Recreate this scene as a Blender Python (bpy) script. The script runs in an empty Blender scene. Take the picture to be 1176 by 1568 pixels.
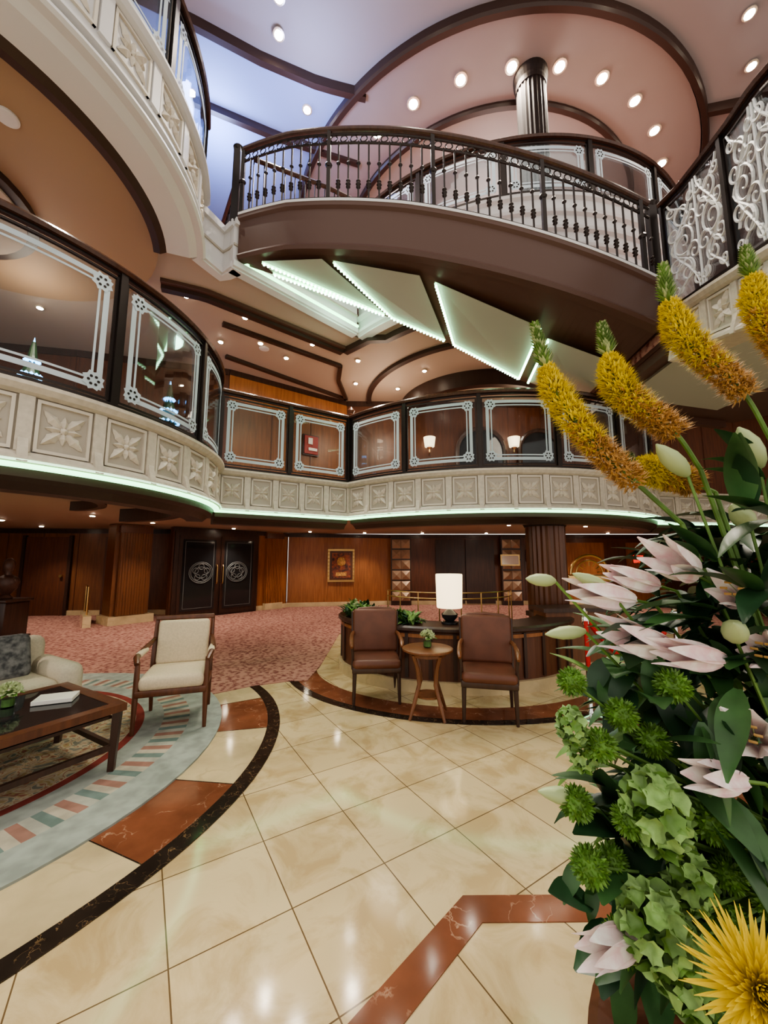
import bpy, bmesh, math, random
from mathutils import Vector, Matrix
random.seed(7)
scene=bpy.context.scene
pi=math.pi
# ---------------------------------------------------------------- materials
def nmat(name):
    m=bpy.data.materials.new(name); m.use_nodes=True
    nt=m.node_tree; b=nt.nodes['Principled BSDF']
    return m,nt,b
def mat(name,col,rough=.5,metal=0.,noise=0.,nscale=8.,bump=0.,spec=.5,col2=None):
    m,nt,b=nmat(name)
    b.inputs['Base Color'].default_value=(*col,1)
    b.inputs['Roughness'].default_value=rough
    b.inputs['Metallic'].default_value=metal
    b.inputs['Specular IOR Level'].default_value=spec
    if noise>0 or bump>0 or col2:
        tc=nt.nodes.new('ShaderNodeTexCoord'); n=nt.nodes.new('ShaderNodeTexNoise')
        n.inputs['Scale'].default_value=nscale; n.inputs['Detail'].default_value=5
        nt.links.new(tc.outputs['Object'],n.inputs['Vector'])
        if noise>0 or col2:
            r=nt.nodes.new('ShaderNodeValToRGB')
            r.color_ramp.elements[0].position=.35; r.color_ramp.elements[1].position=.65
            r.color_ramp.elements[0].color=(*([c*(1-noise) for c in col] if not col2 else col),1)
            r.color_ramp.elements[1].color=(*([min(1,c*(1+noise)) for c in col] if not col2 else col2),1)
            nt.links.new(n.outputs['Fac'],r.inputs['Fac']); nt.links.new(r.outputs['Color'],b.inputs['Base Color'])
        if bump>0:
            bp=nt.nodes.new('ShaderNodeBump'); bp.inputs['Strength'].default_value=bump; bp.inputs['Distance'].default_value=.01
            nt.links.new(n.outputs['Fac'],bp.inputs['Height']); nt.links.new(bp.outputs['Normal'],b.inputs['Normal'])
    return m
def emis(name,col,st):
    m,nt,b=nmat(name)
    b.inputs['Base Color'].default_value=(*col,1)
    b.inputs['Emission Color'].default_value=(*col,1); b.inputs['Emission Strength'].default_value=st
    return m
def marble(name,base,vein,scale=3.,rough=.12,vw=.06,amt=1.):
    m,nt,b=nmat(name); N=nt.nodes; L=nt.links
    tc=N.new('ShaderNodeTexCoord'); n1=N.new('ShaderNodeTexNoise'); n1.inputs['Scale'].default_value=scale; n1.inputs['Detail'].default_value=6
    L.new(tc.outputs['Object'],n1.inputs['Vector'])
    mx=N.new('ShaderNodeMix'); mx.data_type='VECTOR'; mx.inputs['Factor'].default_value=.35
    L.new(tc.outputs['Object'],mx.inputs[4]); L.new(n1.outputs['Color'],mx.inputs[5])
    v=N.new('ShaderNodeTexVoronoi'); v.feature='DISTANCE_TO_EDGE'; v.inputs['Scale'].default_value=scale*1.6
    L.new(mx.outputs[1],v.inputs['Vector'])
    r=N.new('ShaderNodeValToRGB'); r.color_ramp.elements[0].color=(1,1,1,1); r.color_ramp.elements[1].color=(0,0,0,1); r.color_ramp.elements[1].position=vw
    L.new(v.outputs['Distance'],r.inputs['Fac'])
    n2=N.new('ShaderNodeTexNoise'); n2.inputs['Scale'].default_value=scale*2; L.new(tc.outputs['Object'],n2.inputs['Vector'])
    r3=N.new('ShaderNodeValToRGB'); r3.color_ramp.elements[0].position=.45; r3.color_ramp.elements[1].position=.65; L.new(n2.outputs['Fac'],r3.inputs['Fac'])
    mm=N.new('ShaderNodeMath'); mm.operation='MULTIPLY'; L.new(r.outputs['Color'],mm.inputs[0]); L.new(r3.outputs['Color'],mm.inputs[1])
    m3=N.new('ShaderNodeMath'); m3.operation='MULTIPLY'; m3.inputs[1].default_value=amt; L.new(mm.outputs[0],m3.inputs[0])
    r2=N.new('ShaderNodeValToRGB'); r2.color_ramp.elements[0].position=.3; r2.color_ramp.elements[1].position=.7
    r2.color_ramp.elements[0].color=(*[c*.72 for c in base],1); r2.color_ramp.elements[1].color=(*[c*1.18 for c in base],1)
    L.new(n1.outputs['Fac'],r2.inputs['Fac'])
    c=N.new('ShaderNodeMix'); c.data_type='RGBA'; L.new(m3.outputs[0],c.inputs['Factor']); L.new(r2.outputs['Color'],c.inputs[6]); c.inputs[7].default_value=(*vein,1)
    L.new(c.outputs[2],b.inputs['Base Color']); b.inputs['Roughness'].default_value=rough
    return m
def floor_mat():
    m,nt,b=nmat('cream_marble_tiles'); N=nt.nodes; L=nt.links
    tc=N.new('ShaderNodeTexCoord'); mp=N.new('ShaderNodeMapping'); mp.inputs['Rotation'].default_value=(0,0,math.radians(-32)); mp.inputs['Scale'].default_value=(1/.47,1/.47,1)
    mp.inputs['Location'].default_value=(-2.38,-3.8,0)
    L.new(tc.outputs['Object'],mp.inputs['Vector'])
    br=N.new('ShaderNodeTexBrick'); br.offset=0; br.squash=1
    br.inputs['Scale'].default_value=1; br.inputs['Brick Width'].default_value=1; br.inputs['Row Height'].default_value=1
    br.inputs['Mortar Size'].default_value=.006; br.inputs['Mortar Smooth'].default_value=0; br.inputs['Bias'].default_value=0
    br.inputs['Color1'].default_value=(.72,.575,.345,1); br.inputs['Color2'].default_value=(.63,.495,.29,1); br.inputs['Mortar'].default_value=(.16,.105,.055,1)
    L.new(mp.outputs['Vector'],br.inputs['Vector'])
    n=N.new('ShaderNodeTexNoise'); n.inputs['Scale'].default_value=3.2; n.inputs['Detail'].default_value=10; n.inputs['Roughness'].default_value=.62; n.inputs['Distortion'].default_value=.8
    L.new(tc.outputs['Object'],n.inputs['Vector'])
    r=N.new('ShaderNodeValToRGB'); r.color_ramp.elements[0].position=.38; r.color_ramp.elements[1].position=.55
    r.color_ramp.elements[0].color=(.62,.53,.38,1); r.color_ramp.elements[1].color=(1,1,1,1); L.new(n.outputs['Fac'],r.inputs['Fac'])
    c=N.new('ShaderNodeMix'); c.data_type='RGBA'; c.blend_type='MULTIPLY'; c.inputs['Factor'].default_value=.6
    L.new(br.outputs['Color'],c.inputs[6]); L.new(r.outputs['Color'],c.inputs[7]); L.new(c.outputs[2],b.inputs['Base Color'])
    b.inputs['Roughness'].default_value=.10
    return m
def carpet_mat():
    m,nt,b=nmat('red_patterned_carpet'); N=nt.nodes; L=nt.links
    tc=N.new('ShaderNodeTexCoord'); v=N.new('ShaderNodeTexVoronoi'); v.inputs['Scale'].default_value=18; v.feature='SMOOTH_F1'
    L.new(tc.outputs['Object'],v.inputs['Vector'])
    n=N.new('ShaderNodeTexNoise'); n.inputs['Scale'].default_value=28; n.inputs['Distortion'].default_value=3; L.new(tc.outputs['Object'],n.inputs['Vector'])
    a=N.new('ShaderNodeMath'); a.operation='ADD'; L.new(v.outputs['Distance'],a.inputs[0]); L.new(n.outputs['Fac'],a.inputs[1])
    r=N.new('ShaderNodeValToRGB'); e=r.color_ramp.elements; e[0].position=.66; e[0].color=(.19,.062,.056,1); e[1].position=1.0; e[1].color=(.46,.25,.20,1)
    L.new(a.outputs[0],r.inputs['Fac']); L.new(r.outputs['Color'],b.inputs['Base Color']); b.inputs['Roughness'].default_value=.95
    b.inputs['Specular IOR Level'].default_value=.1
    return m
def rug_mat():
    m,nt,b=nmat('round_rug_pattern'); N=nt.nodes; L=nt.links
    tc=N.new('ShaderNodeTexCoord'); sp=N.new('ShaderNodeSeparateXYZ'); L.new(tc.outputs['Object'],sp.inputs[0])
    ln=N.new('ShaderNodeVectorMath'); ln.operation='LENGTH'; L.new(tc.outputs['Object'],ln.inputs[0])
    at=N.new('ShaderNodeMath'); at.operation='ARCTAN2'; L.new(sp.outputs[1],at.inputs[0]); L.new(sp.outputs[0],at.inputs[1])
    rad=N.new('ShaderNodeMath'); rad.operation='DIVIDE'; L.new(ln.outputs['Value'],rad.inputs[0]); rad.inputs[1].default_value=2.17
    ml=N.new('ShaderNodeMath'); ml.operation='MULTIPLY'; ml.inputs[1].default_value=180/(2*pi); L.new(at.outputs[0],ml.inputs[0])
    md=N.new('ShaderNodeMath'); md.operation='FLOORED_MODULO'; md.inputs[1].default_value=4; L.new(ml.outputs[0],md.inputs[0])
    dv=N.new('ShaderNodeMath'); dv.operation='DIVIDE'; dv.inputs[1].default_value=4; L.new(md.outputs[0],dv.inputs[0])
    sr=N.new('ShaderNodeValToRGB'); sr.color_ramp.interpolation='CONSTANT'; e=sr.color_ramp.elements
    e[0].position=0; e[0].color=(.19,.25,.23,1); e[1].position=.25; e[1].color=(.50,.45,.36,1)
    x=e.new(.5); x.color=(.36,.20,.16,1); x=e.new(.75); x.color=(.44,.43,.37,1)
    L.new(dv.outputs[0],sr.inputs['Fac'])
    rr=N.new('ShaderNodeValToRGB'); rr.color_ramp.interpolation='CONSTANT'; e=rr.color_ramp.elements
    e[0].position=0; e[0].color=(.50,.42,.31,1); e[1].position=.30; e[1].color=(.26,.06,.05,1)
    for p,c in [(.33,(.24,.27,.26)),(.42,(.50,.42,.31)),(.66,(.26,.06,.05)),(.69,(.34,.36,.33)),(.765,(.5,.42,.3)),(.77,(.5,.42,.3)),(.865,(.37,.40,.36))]:
        x=e.new(p); x.color=(*c,1)
    L.new(rad.outputs[0],rr.inputs['Fac'])
    def ring(a0,a1):
        q=N.new('ShaderNodeValToRGB'); q.color_ramp.interpolation='CONSTANT'; e=q.color_ramp.elements
        e[0].position=0; e[0].color=(0,0,0,1); e[1].position=a0; e[1].color=(1,1,1,1); x=e.new(a1); x.color=(0,0,0,1)
        L.new(rad.outputs[0],q.inputs['Fac']); return q
    k1=ring(.765,.865)
    c1=N.new('ShaderNodeMix'); c1.data_type='RGBA'; L.new(k1.outputs['Color'],c1.inputs['Factor']); L.new(rr.outputs['Color'],c1.inputs[6]); L.new(sr.outputs['Color'],c1.inputs[7])
    k2=ring(.02,.655)
    nz=N.new('ShaderNodeTexNoise'); nz.inputs['Scale'].default_value=4.5; nz.inputs['Distortion'].default_value=3.5; nz.inputs['Detail'].default_value=1; L.new(tc.outputs['Object'],nz.inputs['Vector'])
    fr=N.new('ShaderNodeValToRGB'); fr.color_ramp.interpolation='CONSTANT'; e=fr.color_ramp.elements
    e[0].position=0; e[0].color=(.20,.20,.17,1); e[1].position=.40; e[1].color=(.52,.43,.31,1)
    x=e.new(.49); x.color=(.36,.16,.10,1); x=e.new(.53); x.color=(.52,.43,.31,1); x=e.new(.60); x.color=(.42,.30,.14,1); x=e.new(.66); x.color=(.30,.09,.07,1)
    L.new(nz.outputs['Fac'],fr.inputs['Fac'])
    k3=N.new('ShaderNodeMath'); k3.operation='MULTIPLY'; k3.inputs[1].default_value=.85; L.new(k2.outputs['Color'],k3.inputs[0])
    c2=N.new('ShaderNodeMix'); c2.data_type='RGBA'; L.new(k3.outputs[0],c2.inputs['Factor']); L.new(c1.outputs[2],c2.inputs[6]); L.new(fr.outputs['Color'],c2.inputs[7])
    n3=N.new('ShaderNodeTexNoise'); n3.inputs['Scale'].default_value=9; L.new(tc.outputs['Object'],n3.inputs['Vector'])
    r5=N.new('ShaderNodeValToRGB'); r5.color_ramp.elements[0].color=(.75,.75,.75,1); r5.color_ramp.elements[0].position=.35; r5.color_ramp.elements[1].position=.65; L.new(n3.outputs['Fac'],r5.inputs['Fac'])
    c3=N.new('ShaderNodeMix'); c3.data_type='RGBA'; c3.blend_type='MULTIPLY'; c3.inputs['Factor'].default_value=1; L.new(c2.outputs[2],c3.inputs[6]); L.new(r5.outputs['Color'],c3.inputs[7])
    L.new(c3.outputs[2],b.inputs['Base Color']); b.inputs['Roughness'].default_value=.95; b.inputs['Specular IOR Level'].default_value=.1
    return m
def wood(name,c1,c2,rough=.3,scale=(3,3,.6)):
    m,nt,b=nmat(name); N=nt.nodes; L=nt.links
    tc=N.new('ShaderNodeTexCoord'); mp=N.new('ShaderNodeMapping'); mp.inputs['Scale'].default_value=(scale[0]*4,scale[1]*4,scale[2]*1.5)
    L.new(tc.outputs['Object'],mp.inputs['Vector'])
    n=N.new('ShaderNodeTexNoise'); n.inputs['Scale'].default_value=2; n.inputs['Detail'].default_value=6; n.inputs['Distortion'].default_value=.6
    L.new(mp.outputs['Vector'],n.inputs['Vector'])
    r=N.new('ShaderNodeValToRGB'); r.color_ramp.elements[0].position=.3; r.color_ramp.elements[1].position=.7
    r.color_ramp.elements[0].color=(*c1,1); r.color_ramp.elements[1].color=(*c2,1)
    L.new(n.outputs['Fac'],r.inputs['Fac']); L.new(r.outputs['Color'],b.inputs['Base Color']); b.inputs['Roughness'].default_value=rough
    return m
def glass_mat(name,tint=(.84,.88,.90),k=.5):
    m=bpy.data.materials.new(name); m.use_nodes=True; nt=m.node_tree; nt.nodes.clear()
    o=nt.nodes.new('ShaderNodeOutputMaterial'); t=nt.nodes.new('ShaderNodeBsdfTransparent'); g=nt.nodes.new('ShaderNodeBsdfGlossy')
    t.inputs['Color'].default_value=(*tint,1); g.inputs['Roughness'].default_value=.02
    mx=nt.nodes.new('ShaderNodeMixShader'); fr=nt.nodes.new('ShaderNodeFresnel'); fr.inputs['IOR'].default_value=1.35
    ad=nt.nodes.new('ShaderNodeMath'); ad.operation='MULTIPLY'; ad.inputs[1].default_value=k; nt.links.new(fr.outputs[0],ad.inputs[0])
    nt.links.new(ad.outputs[0],mx.inputs[0]); nt.links.new(t.outputs[0],mx.inputs[1]); nt.links.new(g.outputs[0],mx.inputs[2]); nt.links.new(mx.outputs[0],o.inputs[0])
    return m
M={}
M['floor']=floor_mat(); M['carpet']=carpet_mat(); M['rug']=rug_mat()
M['cream']=marble('cream_marble',(.64,.51,.31),(.45,.35,.2),2.5,.10,.05,.5)
M['brownm']=marble('rosso_marble',(.23,.085,.045),(.55,.36,.25),4,.10,.02,.8)
M['blackm']=marble('dark_marble',(.032,.023,.018),(.32,.2,.10),8,.10,.03,.9)
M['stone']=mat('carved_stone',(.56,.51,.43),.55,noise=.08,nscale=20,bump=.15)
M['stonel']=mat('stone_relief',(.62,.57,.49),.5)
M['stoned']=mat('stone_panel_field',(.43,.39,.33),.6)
M['white']=mat('white_moulding',(.64,.63,.63),.45)
M['wood']=wood('cherry_wood_panel',(.25,.088,.030),(.40,.155,.054),.32)
M['wood2']=wood('brown_wood_panel',(.14,.052,.021),(.23,.088,.034),.35)
M['woodm']=wood('mahogany',(.085,.030,.016),(.15,.052,.024),.32)
M['rail']=wood('handrail_wood',(.050,.022,.015),(.085,.036,.022),.25)
M['dark']=wood('dark_walnut',(.035,.017,.012),(.065,.030,.020),.3)
M['colm']=wood('dark_column_wood',(.014,.007,.005),(.026,.012,.009),.8)
M['stair']=mat('stringer_brown',(.090,.042,.029),.42)
M['crown']=mat('crown_brown',(.042,.020,.014),.42)
M['bronze']=mat('bronze_rail',(.036,.027,.024),.34,.6)
M['gold']=mat('brass',(.65,.42,.18),.3,1.)
M['chrome']=mat('chrome',(.8,.8,.8),.1,1.)
M['frost']=mat('etched_glass',(.48,.56,.62),.6)
M['scroll']=mat('white_scrollwork',(.60,.61,.59),.5)
M['frostd']=mat('etched_door_glass',(.15,.16,.16),.5)
M['glass']=glass_mat('clear_glass')
M['dglass']=mat('dark_glass',(.022,.022,.024),.05)
M['ceil2']=mat('tan_ceiling',(.36,.245,.15),.6)
M['ceil2b']=mat('beige_ceiling',(.42,.345,.275),.6)
M['ceil1']=mat('lower_ceiling',(.40,.30,.22),.6)
M['ceilu']=mat('greige_ceiling',(.34,.315,.32),.6)
M['ceilt']=mat('rose_ceiling',(.30,.25,.23),.6)
M['ceil_bluelit']=mat('blue_lit_ceiling',(.30,.37,.58),.6)  # blue cove light tinted into the ceiling's base colour
M['soffit']=mat('soffit_panel',(.42,.43,.37),.5)
M['led']=emis('led_mint',(.42,1.,.52),3.0)
M['ledgeglow']=emis('ledge_glow',(.62,.95,.66),1.2)  # LED light caught on the ledge, added as a faint emissive strip
M['led2']=emis('led_dots',(.6,1.,.7),9)
M['bulb']=emis('downlight_bulb',(1,.88,.68),80)
M['trim']=mat('fixture_trim',(.8,.72,.6),.3,.6)
M['leather']=mat('brown_leather',(.135,.047,.025),.45,noise=.15,nscale=6)
M['fabric']=mat('cream_fabric',(.64,.53,.38),.85,noise=.06,nscale=60,bump=.2)
M['fabric2']=mat('sofa_fabric',(.62,.54,.42),.9,noise=.06,nscale=60,bump=.2)
M['shade']=emis('lamp_shade',(1,.80,.50),1.7)
M['black']=mat('black_ceramic',(.02,.02,.022),.2)
M['cushion']=mat('patterned_cushion',(.05,.05,.055),.8,nscale=22,col2=(.22,.21,.21))
M['red']=mat('red_velvet',(.45,.02,.02),.7)
M['redc']=mat('red_cabinet',(.28,.03,.025),.5)
M['reds']=emis('red_exit_sign',(.8,.05,.03),1.)
M['greens']=emis('green_exit_sign',(.05,.5,.15),1.)
M['paper']=mat('paper_white',(.75,.72,.66),.7)
M['art']=mat('artwork',(.40,.11,.05),.5,nscale=12,col2=(.06,.03,.03))
M['artd']=mat('artwork_gilt',(.55,.30,.10),.4,noise=.5,nscale=40)
M['stud']=mat('stud_tile',(.42,.28,.19),.3,.3)
M['blueled']=emis('blue_fairy_lights',(.15,.55,1.),6)
M['leaf']=mat('leaf_green',(.045,.115,.034),.42,noise=.4,nscale=10)
M['leafd']=mat('leaf_dark',(.020,.058,.023),.38,noise=.4,nscale=10)
M['leafl']=mat('leaf_light',(.13,.24,.055),.5,noise=.3,nscale=20)
M['pom']=mat('pompon_green',(.13,.26,.045),.6,noise=.3,nscale=60)
M['bells']=mat('bells_green',(.28,.44,.15),.55,noise=.35,nscale=40)
M['yellow']=mat('foxtail_yellow',(.76,.62,.06),.6)
M['orange']=mat('foxtail_orange',(.60,.36,.13),.6)
M['bud']=mat('lily_bud',(.40,.48,.24),.5)
M['lily']=mat('lily_pink_white',(.82,.58,.60),.5,nscale=30,col2=(.97,.94,.88))
M['mum']=mat('yellow_mum',(.88,.70,.08),.5)
M['ceram']=mat('vase_ceramic',(.10,.05,.03),.3)
M['whitefl']=mat('hydrangea_white',(.55,.62,.36),.6)

# ---------------------------------------------------------------- mesh builder
class MB:
    def __init__(s): s.v=[];s.f=[];s.mi=[];s.M=Matrix.Identity(4);s.mats=[]
    def k(s,name):
        if name not in s.mats: s.mats.append(name)
        return s.mats.index(name)
    def add(s,vs,fs,m):
        o=len(s.v); mi=s.k(m)
        for p in vs: s.v.append(tuple(s.M@Vector(p)))
        for f in fs: s.f.append([i+o for i in f]); s.mi.append(mi)
    def box(s,c,d,m,rz=0,R=None):
        x,y,z=d[0]/2,d[1]/2,d[2]/2
        R=R or Matrix.Rotation(rz,3,'Z'); c=Vector(c)
        vs=[c+R@Vector(p) for p in [(-x,-y,-z),(x,-y,-z),(x,y,-z),(-x,y,-z),(-x,-y,z),(x,-y,z),(x,y,z),(-x,y,z)]]
        s.add(vs,[(0,3,2,1),(4,5,6,7),(0,1,5,4),(1,2,6,5),(2,3,7,6),(3,0,4,7)],m)
    def rbox(s,c,d,m,r=.03,R=None,seg=3):
        bm=bmesh.new(); bmesh.ops.create_cube(bm,size=1)
        for v in bm.verts: v.co=Vector((v.co.x*d[0],v.co.y*d[1],v.co.z*d[2]))
        bmesh.ops.bevel(bm,geom=bm.edges[:],offset=r,segments=seg,profile=.5,affect='EDGES')
        R=R or Matrix.Identity(3); c=Vector(c)
        bm.verts.index_update()
        vs=[c+R@v.co for v in bm.verts]; fs=[[v.index for v in f.verts] for f in bm.faces]
        bm.free(); s.add(vs,fs,m)
    def cyl(s,p0,p1,r0,m,r1=None,n=12):
        s.tube([p0,p1],[r0,r0 if r1 is None else r1],m,n)
    def tube(s,pts,r,m,n=8):
        pts=[Vector(p) for p in pts]
        if not isinstance(r,(list,tuple)): r=[r]*len(pts)
        vs=[];fs=[]
        t0=(pts[1]-pts[0]).normalized(); a=Vector((0,0,1)) if abs(t0.z)<.9 else Vector((1,0,0))
        u=t0.cross(a).normalized()
        for i,p in enumerate(pts):
            t=(pts[min(i+1,len(pts)-1)]-pts[max(i-1,0)]).normalized()
            u=(u-t*u.dot(t)).normalized(); w=t.cross(u)
            for j in range(n):
                an=2*pi*j/n; vs.append(p+(u*math.cos(an)+w*math.sin(an))*r[i])
        for i in range(len(pts)-1):
            for j in range(n):
                k=(j+1)%n; fs.append((i*n+j,i*n+k,(i+1)*n+k,(i+1)*n+j))
        fs.append(tuple(range(n-1,-1,-1))); fs.append(tuple((len(pts)-1)*n+j for j in range(n)))
        s.add(vs,fs,m)
    def lathe(s,c,prof,m,n=24,flute=0,sx=1,sy=1):
        vs=[];fs=[]
        for r,z in prof:
            for j in range(n):
                an=2*pi*j/n; rr=r*(1-flute*(j%2)) 
                vs.append((c[0]+sx*rr*math.cos(an),c[1]+sy*rr*math.sin(an),c[2]+z))
        for i in range(len(prof)-1):
            for j in range(n):
                k=(j+1)%n; fs.append((i*n+j,i*n+k,(i+1)*n+k,(i+1)*n+j))
        fs.append(tuple(range(n-1,-1,-1))); fs.append(tuple((len(prof)-1)*n+j for j in range(n)))
        s.add(vs,fs,m)
    def prism(s,poly,z0,z1,m):
        n=len(poly); vs=[(p[0],p[1],z0) for p in poly]+[(p[0],p[1],z1) for p in poly]
        fs=[tuple(range(n-1,-1,-1)),tuple(range(n,2*n))]+[(i,(i+1)%n,n+(i+1)%n,n+i) for i in range(n)]
        s.add(vs,fs,m)
    def sweep(s,P,s0,s1,prof,m,ds=.12):
        n=max(1,int(math.ceil((s1-s0)/ds))); k=len(prof); vs=[];fs=[]
        for i in range(n+1):
            x,y,z,nx,ny=P.at(s0+(s1-s0)*i/n)
            for o,h in prof: vs.append((x+nx*o,y+ny*o,z+h))
        for i in range(n):
            for j in range(k):
                q=(j+1)%k; fs.append((i*k+j,i*k+q,(i+1)*k+q,(i+1)*k+j))
        fs.append(tuple(range(k))); fs.append(tuple(n*k+j for j in range(k-1,-1,-1)))
        s.add(vs,fs,m)
    def strip(s,P,s0,s1,z0,z1,o0,o1,m,ds=.12):
        s.sweep(P,s0,s1,[(o0,z0),(o1,z0),(o1,z1),(o0,z1)],m,ds)
    def build(s,name,parent=None,smooth=False,loc=None,rz=0):
        me=bpy.data.meshes.new(name); me.from_pydata(s.v,[],s.f)
        for x in s.mats: me.materials.append(M[x])
        me.polygons.foreach_set('material_index',s.mi)
        bm=bmesh.new(); bm.from_mesh(me); bmesh.ops.recalc_face_normals(bm,faces=bm.faces[:]); bm.to_mesh(me); bm.free()
        if smooth:
            me.polygons.foreach_set('use_smooth',[True]*len(me.polygons))
            try: me.set_sharp_from_angle(angle=math.radians(40))
            except Exception: pass
        me.update()
        o=bpy.data.objects.new(name,me); scene.collection.objects.link(o)
        if loc: o.location=loc
        o.rotation_euler[2]=rz
        if parent: o.parent=parent
        return o
def empty(name,loc=(0,0,0),rz=0):
    e=bpy.data.objects.new(name,None); scene.collection.objects.link(e); e.location=loc; e.rotation_euler[2]=rz; return e
class Path:
    def __init__(s,pts):
        s.p=[Vector((p[0],p[1],p[2] if len(p)>2 else 0)) for p in pts]
        s.c=[0]
        for a,b in zip(s.p,s.p[1:]): s.c.append(s.c[-1]+(b.xy-a.xy).length)
        s.L=s.c[-1]
        nn=[]
        for i in range(len(s.p)):
            d=(s.p[min(i+1,len(s.p)-1)].xy-s.p[max(i-1,0)].xy).normalized(); nn.append(Vector((d.y,-d.x)))
        s.n=nn
    def at(s,t):
        i=0
        while i<len(s.c)-2 and t>s.c[i+1]: i+=1
        f=(t-s.c[i])/max(1e-9,s.c[i+1]-s.c[i]); p=s.p[i].lerp(s.p[i+1],f); n=s.n[i].lerp(s.n[i+1],f).normalized()
        return p.x,p.y,p.z,n.x,n.y
def arc(cx,cy,r,a0,a1,n=40,z=0,ry=None):
    return [(cx+r*math.cos(math.radians(a0+(a1-a0)*i/n)),cy+(ry or r)*math.sin(math.radians(a0+(a1-a0)*i/n)),z) for i in range(n+1)]
def interp(tab,x):
    if x<=tab[0][0]: return tab[0][1]
    for (a,b),(c,d) in zip(tab,tab[1:]):
        if x<=c: return b+(d-b)*(x-a)/(c-a)
    return tab[-1][1]

# ---------------------------------------------------------------- floor
mb=MB(); mb.prism([(-12,-3),(10,-3),(10,14),(-12,14)],-.1,0,'floor'); mb.build('floor')
C0=(-3.57,3.10)
def sector(mb,c,r0,r1,a0,a1,z0,z1,m,n=16):
    a=arc(c[0],c[1],r1,a0,a1,n); b=arc(c[0],c[1],r0,a1,a0,n); mb.prism([p[:2] for p in a+b],z0,z1,m)
mb=MB()
segs=[(-110,-94,'b'),(-94,-75,'c'),(-75,-59,'b'),(-59,-41,'c'),(-41,-23,'c'),(-23,-7.2,'b'),(-7.2,12.3,'c'),(12.3,30,'b'),(30,60,'c')]
for a0,a1,k in segs: sector(mb,C0,2.16,2.59,a0,a1,0,.004,'brownm' if k=='b' else 'cream')
sector(mb,C0,2.58,2.69,-120,48,.0,.006,'blackm',60)
for a,_,_ in segs: 
    ca,sa=math.cos(math.radians(a)),math.sin(math.radians(a))
    mb.box((C0[0]+2.37*ca,C0[1]+2.37*sa,.0045),(.43,.006,.002),'blackm',math.radians(a))
bar_c=(1.0,5.75)
def ell(a,b,a0,a1,n=40): return [(bar_c[0]+a*math.cos(math.radians(a0+(a1-a0)*i/n)),bar_c[1]+b*math.sin(math.radians(a0+(a1-a0)*i/n))) for i in range(n+1)]
mb.prism(ell(2.25,1.95,172,330)+ell(1.95,1.65,330,172),0,.004,'brownm')
mb.prism(ell(2.35,2.05,175,330)+ell(2.25,1.95,330,175),0,.005,'blackm')
C1=(4.6,3.0); sector(mb,C1,2.58,2.69,120,250,0,.005,'blackm',50)
for a0,a1 in [(150,166),(186,202),(222,238)]: sector(mb,C1,2.16,2.58,a0,a1,0,.004,'brownm')
oc=(.85,.75)
def octa(r,a): return [(oc[0]+r*math.cos(math.radians(113+45*i)),oc[1]+r*math.sin(math.radians(113+45*i))) for i in a]
for i in range(8):
    p=octa(1.27,[i,i+1]); q=octa(1.13,[i+1,i]); mb.prism(p+q,0,.004,'brownm')
mb.build('floor_marble_inlay')
mb=MB()
cp=[(-11.9,5.0),(-5.4,5.0)]+[(C0[0]+2.17*math.cos(math.radians(a)),C0[1]+2.17*math.sin(math.radians(a))) for a in range(130,38,-6)]
cp+=[(-1.55,4.78),(-1.2,4.95),(-.95,4.98),(-.9,5.6)]+[(-.9,8),(9.9,8),(9.9,13.9),(-11.9,13.9)]
mb.prism(cp,.0,.012,'carpet'); mb.build('floor_carpet')
mb=MB(); mb.prism([p[:2] for p in arc(0,0,2.165,0,360,72)][:-1],0,.016,'rug'); mb.build('round_rug',loc=(C0[0],C0[1],.001))

# ---------------------------------------------------------------- walls lower deck
def frame(p0,p1):
    a=Vector((p0[0],p0[1],0)); d=Vector((p1[0]-p0[0],p1[1]-p0[1],0)); L=d.length; d.normalize(); n=Vector((d.y,-d.x,0))
    Mx=Matrix(((d.x,n.x,0,a.x),(d.y,n.y,0,a.y),(0,0,1,0),(0,0,0,1))); return Mx,L
def pwall(name,p0,p1,z0,z1,m='wood',pitch=.75,base=True,extra=None,groove='woodm'):
    mb=MB(); Mx,L=frame(p0,p1); mb.M=Mx
    mb.box((L/2,-.1,(z0+z1)/2),(L,.2,z1-z0),m)
    n=max(1,round(L/pitch))
    for i in range(n+1):
        mb.box((min(max(L*i/n,.02),L-.02),.006,(z0+z1)/2),(.022,.012,z1-z0),groove)
    mb.box((L/2,.015,z1-.06),(L,.03,.12),'dark')
    if extra: extra(mb,L)
    mb.build(name)
    if base:
        b=MB(); b.M=Mx; b.box((L/2,.02,z0+.07),(L,.04,.14),'cream'); b.build('baseboard_'+name[5:])
def pilaster(mb,x,w,z0,z1,m='wood',d=.14):
    mb.box((x,d/2,(z0+z1)/2),(w,d,z1-z0),m)
    k=max(3,int(w/.055))
    for i in range(k): mb.box((x-w/2+w*(i+.5)/k,d+.008,(z0+z1)/2),(w/k*.5,.016,z1-z0-.4),m)
    mb.box((x,d/2,z1-.12),(w+.06,d+.06,.16),'woodm'); mb.box((x,d/2,z0+.1),(w+.05,d+.05,.2),'cream')
Z1=2.32
pwall('wall_left_rear',(-12,10.3),(-5.6,10.7),0,Z1,'wood2',.9,extra=lambda mb,L:(mb.box((2.9,.03,1.05),(1.1,.06,2.1),'woodm'),mb.box((2.3,.04,1.07),(.08,.08,2.14),'dark'),mb.box((3.5,.04,1.07),(.08,.08,2.14),'dark'),mb.box((4.9,.03,1.05),(1.0,.06,2.1),'woodm'),mb.cyl((3.35,.1,1.05),(3.35,.13,1.05),.04,'gold')))
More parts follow.
